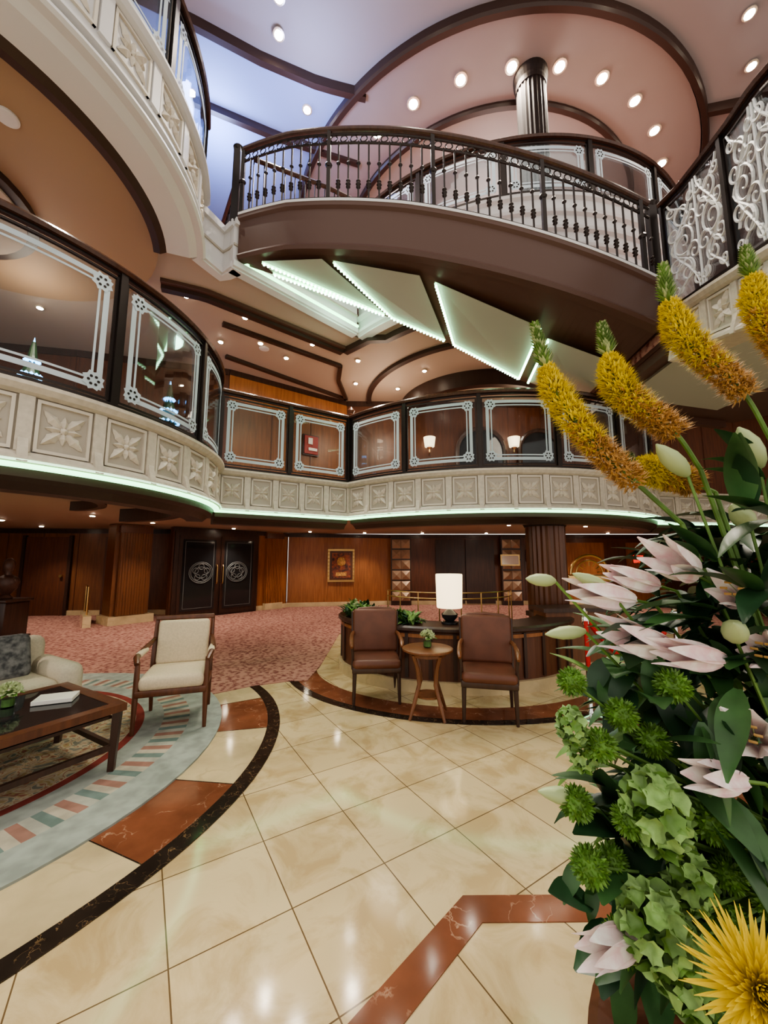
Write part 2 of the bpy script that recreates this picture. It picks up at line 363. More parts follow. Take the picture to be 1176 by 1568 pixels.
mb=MB(); mb.M=frame((-6.25,8.95),(-5.75,9.6))[0]; mb.box((.4,-.25,Z1/2),(.8,.5,Z1),'wood2'); pilaster(mb,.4,.62,0,Z1,'wood2',.08); mb.box((.4,-.2,.1),(.95,.75,.2),'cream'); mb.build('wall_pilaster_left')
p0,p1=(-5.35,9.75),(-3.75,11.45)
pwall('wall_doors',p0,p1,0,Z1,'woodm',.6,base=False)
mb=MB(); Mx,L=frame(p0,p1); mb.M=Mx
mb.box((L/2,.05,1.1),(L-.06,.08,2.2),'dark')
for i in (0,1):
    cx=L*(.27+.46*i); w=L*.43
    mb.box((cx,.1,1.08),(w,.05,2.06),'dark'); mb.box((cx,.128,1.1),(w-.16,.02,1.82),'dglass')
    for k in (-1,1): mb.box((cx+k*(w/2-.14),.142,1.1),(.012,.008,1.7),'frostd')
    for k in (-1,1): mb.box((cx,.142,1.1+k*.85),(w-.28,.008,.012),'frostd')
    c=(cx+(.5-i)*.1,.145,1.15)
    for rr in (.30,.26,.16): mb.tube([(c[0]+rr*math.cos(2*pi*j/28),c[1],c[2]+rr*.9*math.sin(2*pi*j/28)) for j in range(29)],.011,'frostd',5)
    for q in range(5):
        a=q*pi/2.5+.3; mb.tube([(c[0]+.15*math.cos(a)+.07*math.cos(2*pi*j/14),c[1],c[2]+.15*math.sin(a)+.07*math.sin(2*pi*j/14)) for j in range(15)],.010,'frostd',5)
    mb.tube([(L/2+(i-.5)*.16,.16,.85),(L/2+(i-.5)*.16,.19,.9),(L/2+(i-.5)*.16,.19,1.3),(L/2+(i-.5)*.16,.16,1.35)],.014,'gold',8)
mb.build('double_glass_door')
pwall('wall_corner',(-3.75,11.45),(-3.05,12.25),0,Z1,'wood',.5,extra=lambda mb,L:pilaster(mb,L/2,.55,0,Z1,'wood',.1))
pwall('wall_back_left',(-3.05,12.3),(.3,12.95),0,Z1,'wood',.42,groove='wood')
pwall('wall_back',(.3,12.95),(10,12.95),0,Z1,'woodm',.85,extra=lambda mb,L:([mb.box((x,.03,1.1),(.95,.06,2.1),'dark') for x in (1.9,2.9)],mb.box((6.3,.03,1.1),(1.5,.05,1.9),'wood'),mb.box((8.4,.03,1.1),(1.2,.05,1.9),'wood')))
def studcol(x):
    mb=MB(); mb.M=frame((x-.33,12.93),(x+.33,12.93))[0]
    mb.box((.33,.1,Z1/2),(.66,.2,Z1-.02),'dark')
    for c in range(2):
        for r in range(6):
            cx=.18+.3*c; cz=.3+.34*r; d=.145
            mb.add([(cx-d,.2,cz-d),(cx+d,.2,cz-d),(cx+d,.2,cz+d),(cx-d,.2,cz+d),(cx,.30,cz)],[(0,1,4),(1,2,4),(2,3,4),(3,0,4)],'stud')
    return mb.build('trim_studded_column')
studcol(.56); studcol(4.2)
pwall('wall_left',(-12,0),(-12,10.3),0,Z1,'woodm',1.,base=False)
pwall('wall_right',(10,12.95),(10,2),0,Z1,'woodm',1.,base=False)
mb=MB(); Mx,L=frame((-3.05,12.3),(.3,12.95)); mb.M=Mx
mb.box((1.68,.06,1.3),(.86,.05,1.05),'gold'); mb.box((1.68,.08,1.3),(.74,.04,.93),'woodm'); mb.box((1.68,.1,1.3),(.6,.03,.8),'art'); mb.lathe((1.68,.12,1.42),[(.001,-.14),(.12,-.1),(.14,0),(.10,.12),(.001,.15)],'artd',12,sy=.15)
mb.box((1.68,.11,1.02),(.34,.03,.12),'artd')
for k in range(9):
    for s_ in (-1,1): mb.lathe((1.68+s_*.40,.09,.86+.11*k),[(.001,-.02),(.025,0),(.001,.02)],'artd',6)
mb.build('framed_picture')
mb=MB(); mb.box((4.1,12.6,1.47),(.62,.05,.36),'gold'); mb.box((4.1,12.57,1.47),(.54,.03,.28),'paper'); mb.box((4.1,12.66,1.47),(.2,.1,.2),'dark'); mb.build('wall_sign')
mb=MB(); mb.box((4.9,12.86,1.62),(.28,.06,.34),'greens'); mb.box((4.9,12.82,1.62),(.2,.02,.07),'paper'); mb.box((4.9,12.9,1.62),(.32,.04,.38),'dark'); mb.build('exit_sign')
mb=MB(); mb.box((8.45,12.86,1.5),(.3,.06,.25),'reds'); mb.box((8.45,12.82,1.5),(.2,.02,.05),'paper'); mb.box((8.45,12.9,1.5),(.34,.04,.29),'dark'); mb.build('fire_sign')
mb=MB()
mb.M=Matrix.Translation((4.55,8.6,.92))
mb.tube([(.42*math.cos(a*pi/14),0,.25+.42*math.sin(a*pi/14)) for a in range(15)],.035,'gold',8)
mb.tube([(.30*math.cos(a*pi/14),0,.25+.30*math.sin(a*pi/14)) for a in range(15)],.02,'gold',8)
for a in range(1,14,2): mb.tube([(.18*math.cos(a*pi/14),0,.25+.18*math.sin(a*pi/14)),(.30*math.cos(a*pi/14),0,.25+.30*math.sin(a*pi/14))],.012,'gold',6)
mb.rbox((0,0,.16),(1.0,.1,.16),'gold',.03); mb.rbox((0,.0,-.05),(.9,.08,.3),'woodm',.02)
mb.box((0,0,-.5),(.12,.1,.75),'gold'); mb.lathe((0,0,-.88),[(.25,0),(.25,.04),(.08,.08)],'gold',20)
mb.build('gilt_crest_stand',smooth=True)

# ---------------------------------------------------------------- columns
def column(name,x,y,r,z0,z1,m='woodm',k=1.):
    mb=MB(); h=z1-z0
    mb.lathe((x,y,z0),[(r,.25),(r,h-.25)],m,48,.07)
    mb.lathe((x,y,z0),[(r*1.25,0),(r*1.25,.12),(r*1.1,.16),(r*1.12,.2),(r*1.03,.26)],'colm',32)
    mb.lathe((x,y,z1),[(r*1.03,-.27),(r*(1+.12*k),-.22),(r*(1+.1*k),-.17),(r*(1+.25*k),-.1),(r*(1+.28*k),0)],'colm',32)
    return mb.build(name)
column('fluted_column',2.58,6.15,.30,0,2.28)
column('fluted_column',2.45,5.5,.235,5.86,9.50,'colm',.6)

# ---------------------------------------------------------------- balconies
def rosette(mb,P,s,z,r,m='stonel'):
    x,y,pz,nx,ny=P.at(s); n=Vector((nx,ny,0)); t=Vector((-ny,nx,0)); c=Vector((x,y,pz+z)); up=Vector((0,0,1))
    for k in range(8):
        a=k*pi/4; L=r*(.85 if k%2==0 else 1.35); w=r*(.30 if k%2 else .20)
        d=t*math.cos(a)+up*math.sin(a); q=n.cross(d)
        p0=c+d*L*.10; p1=c+d*L; 
        vs=[p0+n*.004]; N=6
        for j in range(1,N):
            f=j/N; ww=w*math.sin(pi*f**.8)*(1 if j%2 else .78); o=c+d*L*(.1+.9*f); vs+=[o+q*ww+n*.002,o+n*.028*math.sin(pi*f)+n*.008,o-q*ww+n*.002]
        vs.append(p1+n*.004); fs=[(0,1,2),(0,2,3)]
        for j in range(N-2):
            b=1+3*j; fs+=[(b,b+3,b+4,b+1),(b+1,b+4,b+5,b+2)]
        b=1+3*(N-2); e=len(vs)-1; fs+=[(b,e,b+1),(b+1,e,b+2)]
        mb.add(vs,fs,m)
    vs=[c+n*.04]+[c+(t*math.cos(j*pi/4)+up*math.sin(j*pi/4))*r*.2+n*.01 for j in range(8)]
    mb.add(vs,[(0,1+j,1+(j+1)%8) for j in range(8)],m)
def fascia(name,P,z0,z1,pitch=.46,led=True,white=False,crown=True,lowp=0.):
    mb=MB(); s0=0; s1=P.L; body='white' if white else 'stone'
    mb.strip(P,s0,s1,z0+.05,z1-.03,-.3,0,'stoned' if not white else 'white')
    mb.sweep(P,s0,s1,[(-.32,z1-.05),(.02,z1-.09),(.06,z1-.07),(.09,z1-.03),(.09,z1),(-.32,z1)],body)
    mb.sweep(P,s0,s1,[(-.3,z0),(.05,z0),(.075,z0+.02),(.07,z0+.05),(.02,z0+.09),(-.3,z0+.09)],body)
    if led:
        mb.strip(P,s0,s1,z0-.03,z0-.002,-.02,.05,'led'); mb.strip(P,s0,s1,z0+.005,z0+.022,.072,.080,'ledgeglow')
    if crown:
        mb.sweep(P,s0,s1,[(-.36,z0-.18),(-.16,z0-.18),(-.10,z0-.12),(-.04,z0-.09),(-.03,z0-.03),(-.36,z0-.03)],'crown')
        mb.strip(P,s0,s1,z0-.04,z0+.12,-.9,-.3,'crown')
    if lowp:
        mb.sweep(P,s0,s1,[(0,z0+lowp-.05),(.045,z0+lowp-.04),(.05,z0+lowp-.01),(.02,z0+lowp+.02),(0,z0+lowp+.02)],body)
        mb.sweep(P,s0,s1,[(0,z0+.14),(.06,z0+.14),(.055,z0+.17),(0,z0+.2)],body)
    n=max(1,round((s1-s0)/pitch)); w=(s1-s0)/n; a=z0+.09+lowp; b=z1-.09; h=b-a
    for i in range(n+1):
        s=s0+w*i; mb.strip(P,max(s0,s-.045),min(s1,s+.045),a,b,0,.03,body)
        if not white:
            mb.sweep(P,max(s0,s-.03),min(s1,s+.03),[(0,a-.085),(.082,a-.085),(.07,a-.02),(.035,a+.1),(0,a+.1)],body)
    for i in range(n):
        c=s0+w*(i+.5); hw=w/2-.06
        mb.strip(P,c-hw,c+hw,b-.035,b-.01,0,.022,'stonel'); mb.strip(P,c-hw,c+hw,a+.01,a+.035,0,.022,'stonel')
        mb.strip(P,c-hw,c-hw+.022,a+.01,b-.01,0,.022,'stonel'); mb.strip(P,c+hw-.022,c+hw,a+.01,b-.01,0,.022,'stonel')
        rosette(mb,P,c,(a+b)/2,min(h*.36,hw*.8),'stonel')
    return mb.build(name)
def glassrail(name,P,z0,H,npan,s0=0,s1=None,deco='border'):
    mb=MB(); s1=s1 or P.L; w=(s1-s0)/npan
    mb.strip(P,s0,s1,z0,z0+.05,-.06,.02,'bronze')
    mb.sweep(P,s0,s1,[(-.06,z0+H-.05),(.03,z0+H-.05),(.045,z0+H-.02),(.02,z0+H+.01),(-.05,z0+H+.01),(-.075,z0+H-.02)],'rail')
    mb.strip(P,s0,s1,z0+H-.075,z0+H-.05,-.035,.0,'bronze')
    for i in range(npan+1):
        s=s0+w*i; mb.strip(P,max(s0,s-.03),min(s1,s+.03),z0,z0+H-.03,-.05,.02,'bronze')
    g=MB(); e=MB()
    for i in range(npan):
        a=s0+w*i+.055; b=s0+w*(i+1)-.055; za=z0+.09; zb=z0+H-.12
        g.strip(P,a,b,za,zb,-.022,-.012,'glass')
        for (q0,q1,h0,h1) in [(a-.02,b+.02,zb,zb+.02),(a-.02,b+.02,za-.02,za),(a-.02,a,za,zb),(b,b+.02,za,zb)]: mb.strip(P,q0,q1,h0,h1,-.03,-.005,'bronze')
        if deco=='border':
            for ins,t in ((.045,.045),(.115,.018)):
                e.strip(P,a+ins,b-ins,zb-ins-t,zb-ins,-.011,-.007,'frost'); e.strip(P,a+ins,b-ins,za+ins,za+ins+t,-.011,-.007,'frost')
                e.strip(P,a+ins,a+ins+t,za+ins+t,zb-ins-t,-.011,-.007,'frost'); e.strip(P,b-ins-t,b-ins,za+ins+t,zb-ins-t,-.011,-.007,'frost')
            for q in (a+.11,b-.11):
                for zz in (za+.11,zb-.11):
                    x,y,pz,nx,ny=P.at(q); t=Vector((-ny,nx,0)); c=Vector((x,y,pz+zz))+Vector((nx,ny,0))*-.004; up=Vector((0,0,1))
                    vs=[c]+[c+(t*math.cos(j*pi/8)+up*math.sin(j*pi/8))*(.09 if j%2 else .07) for j in range(16)]
                    e.add(vs,[(0,1+j,1+(j+1)%16) for j in range(16)],'frost')
                    for k in range(6): 
                        cc=c+(t*math.cos(k*pi/3)+up*math.sin(k*pi/3))*.038+Vector((nx,ny,0))*.003
                        e.add([cc+(t*math.cos(j*pi/3)+up*math.sin(j*pi/3))*.013 for j in range(6)],[tuple(range(6))],'bronze')
        else:
            h=zb-za; W=b-a
            def S(u,v,o=-.004): 
                x,y,pz,nx,ny=P.at(a+W*min(max(u,.01),.99)); return Vector((x+nx*o,y+ny*o,pz+za+h*v))
            def spiral(u,v,r,a0,turns,sg,asp=W/h):
                pts=[]
                for k in range(30):
                    t=k/29; an=a0+sg*turns*2*pi*t; rr=r*(1-.88*t); pts.append(S(u+rr*math.cos(an)/asp,v+rr*math.sin(an)))
                e.tube(pts,[.013*(1-.4*k/29) for k in range(30)],'scroll',5); return pts[0]
            for sg in (-1,1):
                for (u,v,r,a0,tn) in [(.25,.80,.13,0,1.5),(.25,.22,.13,pi,1.5),(.22,.51,.15,pi/2,1.6),(.10,.35,.09,0,1.3),(.10,.66,.09,0,1.3),(.40,.36,.10,pi,1.4),(.40,.66,.10,pi,1.4),(.42,.90,.07,0,1.2),(.42,.10,.07,0,1.2),(.08,.90,.06,0,1.2),(.08,.10,.06,0,1.2)]:
                    spiral(.5+sg*(.5-u),v,r,a0 if sg<0 else pi-a0,tn,sg)
                e.tube([S(.5+sg*(.05+.4*math.sin(k*pi/20*1.0)**2*.9),k/20) for k in range(21)],.012,'scroll',5)
                e.tube([S(.5+sg*(.46-.3*math.sin(k*pi/10)**2),k/20) for k in range(21)],.011,'scroll',5)
            e.tube([S(.5,k/10) for k in range(11)],.012,'scroll',5)
    root=empty(name); mb.build('frame',root); g.build('glass_panes',root); e.build('etched_ornament',root); return root
ZA,ZB=2.2,2.81
A2=Path(arc(-4.76,4.33,2.6,-100,25.8,60))
B2=Path([(-2.42,5.46),(-.62,6.60)])
D2=Path(arc(2.05,9.2,3.72,-135.6,-28,60))
E2=Path([D2.p[-1][:2],(8.2,8.0),(9.95,8.2)])
for i,(n_,P) in enumerate([('left',A2),('corner',B2),('center',D2),('right',E2)]): fascia('trim_balcony_fascia_'+n_,P,ZA,ZB,.46)
glassrail('balcony_glass_railing',A2,ZB,1.34,5)
glassrail('balcony_glass_railing',B2,ZB,1.22,2)
glassrail('balcony_glass_railing',D2,ZB,1.22,6)
mb=MB(); mb.box((-.60,6.72,ZB+.62),(.10,.10,1.26),'woodm',math.radians(30)); mb.lathe((-.60,6.72,ZB+1.25),[(.07,0),(.09,.03),(.04,.06),(.07,.12),(.03,.18),(.001,.2)],'woodm',16); mb.build('corner_newel_post')
def off(P,o): return [(P.at(P.L*i/50)[0]+P.at(P.L*i/50)[3]*o,P.at(P.L*i/50)[1]+P.at(P.L*i/50)[4]*o) for i in range(51)]
slab2=[(-11.9,1.8)]+off(A2,-.12)+[(-.62,6.75)]+off(D2,-.12)+[(9.9,8.4),(9.9,12.7),(-11.9,12.7)]
mb=MB(); mb.prism(slab2,2.33,2.42,'ceil1'); mb.build('ceiling_lower_deck')
mb=MB(); mb.prism(slab2,2.42,2.76,'carpet'); mb.build('floor_middle_deck')
mb=MB()
for r0,r1,z in ((2.05,2.2,2.12),(1.2,1.3,2.2)): sector(mb,(-4.76,4.33),r0,r1,-100,80,z,2.34,'crown',50)
P=Path(arc(2.05,9.2,3.0,-150,-30,40)); mb.strip(P,0,P.L,2.2,2.34,-.1,0,'crown')
mb.build('trim_ceiling_lower')
A3=Path(arc(-4.3,3.25,2.28,-125,27,60))
J3=Path([(-2.27,4.29),(-2.12,4.62),(-1.93,4.50)])
B3=Path([(-1.93,4.47),(-.45,5.95)])
D3=Path(arc(2.4,8.5,3.75,-139,-25,60))
slab3=[(-11.9,1.3)]+off(A3,-.1)+[(-2.1,4.7),(-1.95,4.6),(-.45,6.1)]+off(D3,-.12)+[(9.9,7.5),(9.9,12.9),(-11.9,12.9)]
mb=MB(); mb.prism(slab3,5.22,5.30,'ceil2b'); mb.build('ceiling_middle_deck')
mb=MB(); mb.prism(slab3,5.30,5.84,'carpet'); mb.build('floor_upper_deck')
fascia('trim_upper_fascia_left',A3,5.16,5.95,.46,led=False,white=True,crown=False,lowp=.2)
mb=MB()
mb.sweep(A3,0,A3.L,[(-.35,5.10),(-.1,5.12),(.0,5.17),(.0,5.2),(-.35,5.2)],'white')
mb.sweep(A3,0,A3.L,[(-.47,5.06),(-.40,5.06),(-.34,5.10),(-.30,5.16),(-.30,5.22),(-.47,5.22)],'crown')
mb.strip(A3,0,A3.L,5.19,5.225,-.53,-.47,'crown')
for P in (J3,B3):
    mb.strip(P,0,P.L,5.18,5.85,-.12,0,'white'); mb.strip(P,0,P.L,5.78,5.87,0,.05,'white'); mb.strip(P,0,P.L,5.2,5.28,0,.04,'white'); mb.strip(P,0,P.L,5.5,5.53,0,.02,'stoned')
mb.strip(B3,.15,B3.L,5.30,5.33,.0,.05,'led')
mb.build('trim_upper_mouldings')
mb=MB(); mb.prism([p[:2] for p in arc(-4.3,3.25,1.85,0,360,60)][:-1],5.17,5.22,'ceil2'); mb.prism([p[:2] for p in arc(-4.6,3.3,.95,0,360,40)][:-1],5.10,5.17,'crown'); mb.prism([p[:2] for p in arc(-4.6,3.3,.85,0,360,40)][:-1],5.08,5.10,'ceil2b'); mb.build('ceiling_left_disc')
mb=MB()
for (x,y,z) in ((-3.15,2.78,5.15),(-2.13,6.42,5.20)): mb.lathe((x,y,z),[(.085,.02),(.085,.006),(.07,0),(.02,-.004),(.001,-.004)],'white',24)
mb.build('ceiling_speakers')
mb=MB(); mb.strip(D3,0,D3.L,5.18,6.5,-.15,0,'white')
for z in (5.2,5.45,5.7,5.95,6.2,6.45): mb.sweep(D3,0,D3.L,[(0,z),(.05,z+.02),(.06,z+.06),(0,z+.1)],'white')
mb.build('wall_parapet_upper')
glassrail('upper_glass_railing',D3,6.52,.95,6)
glassrail('upper_glass_railing',A3,5.96,1.05,5)
mb=MB()
P=Path([(-3.0,4.75),(-2.5,4.95),(-.72,6.40)]); mb.strip(P,0,P.L,5.12,5.24,-.10,.0,'crown'); mb.strip(P,0,P.L,5.17,5.24,0,.07,'stair')
P=Path([(-.72,6.40),(-.2,5.95)]+[p[:2] for p in arc(2.4,8.5,3.45,-135,-30,40)]); mb.strip(P,0,P.L,5.12,5.24,-.10,0,'crown',.2)
for a,b in (((-2.55,5.66),(-.84,7.0)),((-2.9,6.64),(-.88,8.55))):
    P=Path([a,b]); mb.strip(P,0,P.L,5.16,5.24,-.04,.04,'crown')
P=Path([(-.84,7.0),(-.95,7.6),(-.88,8.55)]); mb.strip(P,0,P.L,5.16,5.24,-.04,.04,'crown')
P=Path(arc(2.2,8.6,2.55,-190,-20,50)); mb.strip(P,0,P.L,5.15,5.24,-.05,.05,'crown')
P=Path(arc(2.2,8.95,1.75,-190,10,50)); mb.strip(P,0,P.L,4.90,5.24,-.10,.05,'crown')
mb.build('trim_ceiling_middle')
def w2(name,p0,p1,m='wood',**k): pwall(name,p0,p1,2.76,5.22,m,.8,base=False,**k)
w2('wall_middle_far_left',(-11.9,5.2),(-5.5,6.5),'woodm'); w2('wall_middle_left',(-5.5,6.5),(-3.05,7.2),'woodm'); w2('wall_middle_corner',(-3.05,7.2),(-.9,8.75),'wood2',extra=lambda mb,L:mb.box((L/2,.02,4.85),(L,.04,.5),'wood'))
w2('wall_middle_back',(-.9,8.75),(9.9,8.9),'woodm')
def archdoor(cx,w,h,y=8.68):
    mb=MB(); pts=[(cx-w/2,2.78),(cx-w/2,2.78+h-w/2)]+[(cx-w/2*math.cos(a*pi/14),2.78+h-w/2+w/2*math.sin(a*pi/14)) for a in range(1,14)]+[(cx+w/2,2.78+h-w/2),(cx+w/2,2.78)]
    n=len(pts); mb.add([(p[0],y,p[1]) for p in pts],[tuple(range(n))],'dglass'); mb.tube([(p[0],y-.02,p[1]) for p in pts],.05,'dark',6); mb.build('arched_window')
archdoor(2.25,1.1,1.75); archdoor(3.6,.9,1.7)
def sconce(x,y,z):
    mb=MB(); mb.lathe((x,y,z),[(.07,0),(.11,.02),(.14,.24)],'shade',16); mb.tube([(x,y,z),(x,y,z-.1),(x,y+.16,z-.12)],.018,'gold',6); mb.lathe((x,y,z-.04),[(.03,0),(.07,.04)],'gold',12); mb.build('wall_sconce')
sconce(1.05,8.60,4.05); sconce(3.0,8.60,4.05)
mb=MB(); Mx,L=frame((-3.05,7.2),(-.9,8.75)); mb.M=Mx; mb.box((1.75,.05,3.98),(.32,.05,.40),'redc'); mb.box((1.72,.08,4.06),(.10,.03,.14),'paper'); mb.box((1.78,.08,3.88),(.2,.03,.06),'paper'); mb.box((1.75,.035,3.98),(.38,.03,.46),'dark'); mb.build('fire_hose_cabinet')
def tree(x,y,z,h):
    mb=MB(); mb.cyl((x,y,z),(x,y,z+.15*h),.02,'dark')
    for i in range(7):
        r=.20*h*(1-i/7.6); zz=z+h*(.10+.12*i); mb.lathe((x,y,zz),[(r,0),(r*.75,.04*h),(r*.3,.16*h)],'leafd',14)
        for j in range(14): a=j*.449+i*.3; mb.lathe((x+r*math.cos(a),y+r*math.sin(a),zz),[(.001,-.025),(.025,0),(.001,.025)],'blueled',6)
    mb.lathe((x,y,z+h*.72),[(.05*h,0),(.001,.3*h)],'blueled',8)
    mb.build('christmas_tree')
tree(-4.85,5.0,2.77,1.75); tree(-3.5,6.0,2.77,1.6)

# ---------------------------------------------------------------- staircase
zt=[(-1.87,5.9),(-1.2,5.83),(.24,5.5),(1.55,5.15),(3.15,4.73),(3.6,4.62)]
So=[]
for i in range(61):
    x=-1.87+(3.18+1.87)*i/60; So.append((x,12-math.sqrt(8.13**2-(x-1.2)**2),interp(zt,x)))
S=Path(So); sr=empty('curved_staircase')
mb=MB()
mb.sweep(S,0,S.L,[(-.1,-.60),(0,-.60),(.02,-.56),(.0,-.52),(.0,-.08),(.03,-.05),(.03,0),(-.1,0)],'stair')
mb.strip(S,0,S.L,0,.035,-.08,.035,'white')
mb.strip(S,0,S.L,.035,.06,-.06,.02,'bronze')
mb.build('stringer',sr)
Si=Path([(-1.75,4.56,5.3),(-.8,4.78,5.12),(.11,5.12,4.95),(.98,5.34,4.7),(2.24,5.9,4.38),(3.4,6.2,4.15)])
Sib=lambda i,n=60: Si.at(Si.L*i/n)
vs=[];fs=[];n=60
for i in range(n+1):
    a=S.at(S.L*i/n); b=Sib(i); vs+= [(a[0],a[1]+.02,a[2]-.585),(b[0],b[1],b[2])]
for i in range(n): fs.append((2*i,2*i+2,2*i+3,2*i+1))
mb=MB(); mb.add(vs,fs,'stair')
vs2=[(v[0],v[1],v[2]+.05) for v in vs]; mb.add(vs2,fs,'stair')
ns=14
for i in range(ns):
    a=S.at(S.L*i/ns); a2=S.at(S.L*(i+1)/ns); b=Si.at(Si.L*i/ns); b2=Si.at(Si.L*(i+1)/ns); zz=a2[2]
    mb.prism([(a[0],a[1]+.05),(a2[0],a2[1]+.05),(b2[0],b2[1]),(b[0],b[1])],zz-.35,zz-.06,'carpet')
mb.sweep(Si,0,Si.L,[(-.04,0),(.0,0),(.0,.62),(-.04,.62)],'stair')
mb.build('flight',sr)
def O(x,dy=.1,dz=-.6): return Vector((x,12-math.sqrt(8.13**2-(x-1.2)**2)+dy,interp(zt,x)+dz))
def I(x): 
    tab=[(p.x,(p.y,p.z)) for p in Si.p]
    for (a,b),(c,d) in zip(tab,tab[1:]):
        if x<=c: t=(x-a)/(c-a); return Vector((x,b[0]+(d[0]-b[0])*t-.05,b[1]+(d[1]-b[1])*t-.01))
    return Vector((x,6.1,4.15))
mb=MB(); dn=Vector((0,0,-.03))
pan=[[O(-1.55,.08),O(-.75,.12),I(.02),I(-1.45)],[O(-.62,.14),O(.42,.25),I(.9),I(.12)],[O(.6,.3),O(1.95,.55,-.66),I(2.15),I(1.02)],[O(2.1,.7,-.66),O(3.1,.7,-.66),I(3.3),I(2.3)]]
for k,q in enumerate(pan):
    q2=[p+dn for p in q]; mb.add(q2,[(0,1,2,3)],'soffit')
    edges=[(0,3),(2,3)] if k else [(0,2),(3,2)]
    if k==2: edges=[(0,3),(2,3),(1,2)]
    if k==3: edges=[(0,3)]
    for a,b in edges:
        pa,pb=q2[a],q2[b]; c=(q2[0]+q2[1]+q2[2]+q2[3])/4
        pa=pa.lerp(c,.015)+dn*.5; pb=pb.lerp(c,.015)+dn*.5
        mb.tube([pa,pb],.016,'led',6)
        m_=int((pb-pa).length/.05)
        for j in range(m_): 
            p=pa.lerp(pb,(j+.5)/m_)+dn*.6; mb.box(p,(.024,.024,.02),'led2')
mb.build('soffit_panels',sr)
mb=MB(); Hh=1.0
mb.tube([(a[0]-a[3]*.02,a[1]-a[4]*.02,a[2]+Hh+.02) for a in [S.at(S.L*i/60) for i in range(61)]],.034,'rail',10)
mb.tube([(a[0]-a[3]*.02,a[1]-a[4]*.02,a[2]+Hh-.05) for a in [S.at(S.L*i/60) for i in range(61)]],.016,'bronze',6)
mb.tube([(a[0]-a[3]*.02,a[1]-a[4]*.02,a[2]+Hh-.17) for a in [S.at(S.L*i/60) for i in range(61)]],.014,'bronze',6)
def baluster(mb,x,y,z,H):
    mb.tube([(x,y,z),(x,y,z+H)],.0115,'bronze',6)
    mb.lathe((x,y,z+.16),[(.012,0),(.028,.02),(.015,.035),(.032,.06),(.015,.085),(.028,.1),(.012,.12)],'bronze',8)
    mb.lathe((x,y,z+H*.60),[(.012,0),(.026,.02),(.012,.045)],'bronze',8)
nb=int(S.L/.125)
for i in range(nb+1):
    a=S.at(S.L*i/nb); x,y,z=a[0]-a[3]*.02,a[1]-a[4]*.02,a[2]+.05
    if i%10==0:
        mb.box((x,y,z+Hh/2-.03),(.045,.045,Hh-.02),'bronze'); mb.lathe((x,y,z+Hh*.45),[(.03,0),(.045,.03),(.03,.06)],'bronze',10)
    else: baluster(mb,x,y,z,Hh-.2)
    if i<nb:
        b=S.at(S.L*(i+.5)/nb); cx,cy,cz=b[0]-b[3]*.02,b[1]-b[4]*.02,b[2]+Hh-.11; t=Vector((-b[4],b[3],0))
        mb.tube([Vector((cx,cy,cz))+(t*math.cos(j*pi/5)+Vector((0,0,1))*math.sin(j*pi/5))*.042 for j in range(11)],.008,'bronze',4)
mb.tube([(a[0],a[1],a[2]+1.55) for a in [Si.at(Si.L*i/40) for i in range(41)]],.030,'rail',8)
for i in range(40):
    a=Si.at(Si.L*i/40); mb.tube([(a[0],a[1],a[2]+.6),(a[0],a[1],a[2]+1.55)],.009,'bronze',5)
mb.build('balustrade',sr)
mb=MB(); P=Path([(-2.6,5.6),(-2.05,4.8),(-1.95,4.60)])
for i in range(10):
    a=P.at(P.L*i/9); baluster(mb,a[0],a[1],5.88,.85)
mb.tube([(P.at(P.L*i/9)[0],P.at(P.L*i/9)[1],6.9) for i in range(10)],.034,'rail',8)
mb.tube([(P.at(P.L*i/9)[0],P.at(P.L*i/9)[1],6.75) for i in range(10)],.014,'bronze',6)
mb.box((-1.95,4.52,6.4),(.09,.09,1.1),'bronze'); mb.lathe((-1.95,4.52,6.93),[(.05,0),(.07,.04),(.03,.09),(.001,.12)],'bronze',12)
mb.build('landing_railing')
mb=MB()
land=[(3.3,4.3),(3.45,6.15),(6.5,6.9),(8,5),(8,2.2),(3.5,2.2),(3.15,2.6),(3.4,3.3)]
mb.prism(land,4.02,4.08,'stair'); mb.prism([(x,y) for x,y in land],4.08,4.2,'carpet')
mb.prism([(3.65,4.4),(3.75,5.7),(5.6,6.2),(5.6,5),(5.4,3.4),(3.95,3.2)],3.985,4.02,'soffit')
mb.strip(Path([(3.35,4.0),(3.5,6.15),(6.5,6.9)]),0,5,3.9,4.3,-.05,.05,'stair')
mb.build('stair_landing')
R3=Path([(3.30,4.12,4.22),(3.33,3.85,4.2),(3.25,3.5,4.10),(3.1,3.0,3.92),(2.93,2.6,3.75),(2.85,2.2,3.6)])
pt=[tuple(p) for p in R3.p]
if R3.at(.1)[3]>0: R3=Path(pt[::-1])
fascia('trim_landing_fascia',R3,-.50,.08,.5,led=False,crown=False)
glassrail('scroll_glass_railing',R3,.08,1.42,2,deco='scroll')
mb=MB(); mb.box((3.28,4.24,5.05),(.09,.09,1.5),'bronze'); mb.lathe((3.28,4.24,5.8),[(.05,0),(.075,.04),(.03,.09),(.001,.12)],'bronze',12); mb.build('stair_newel_post')

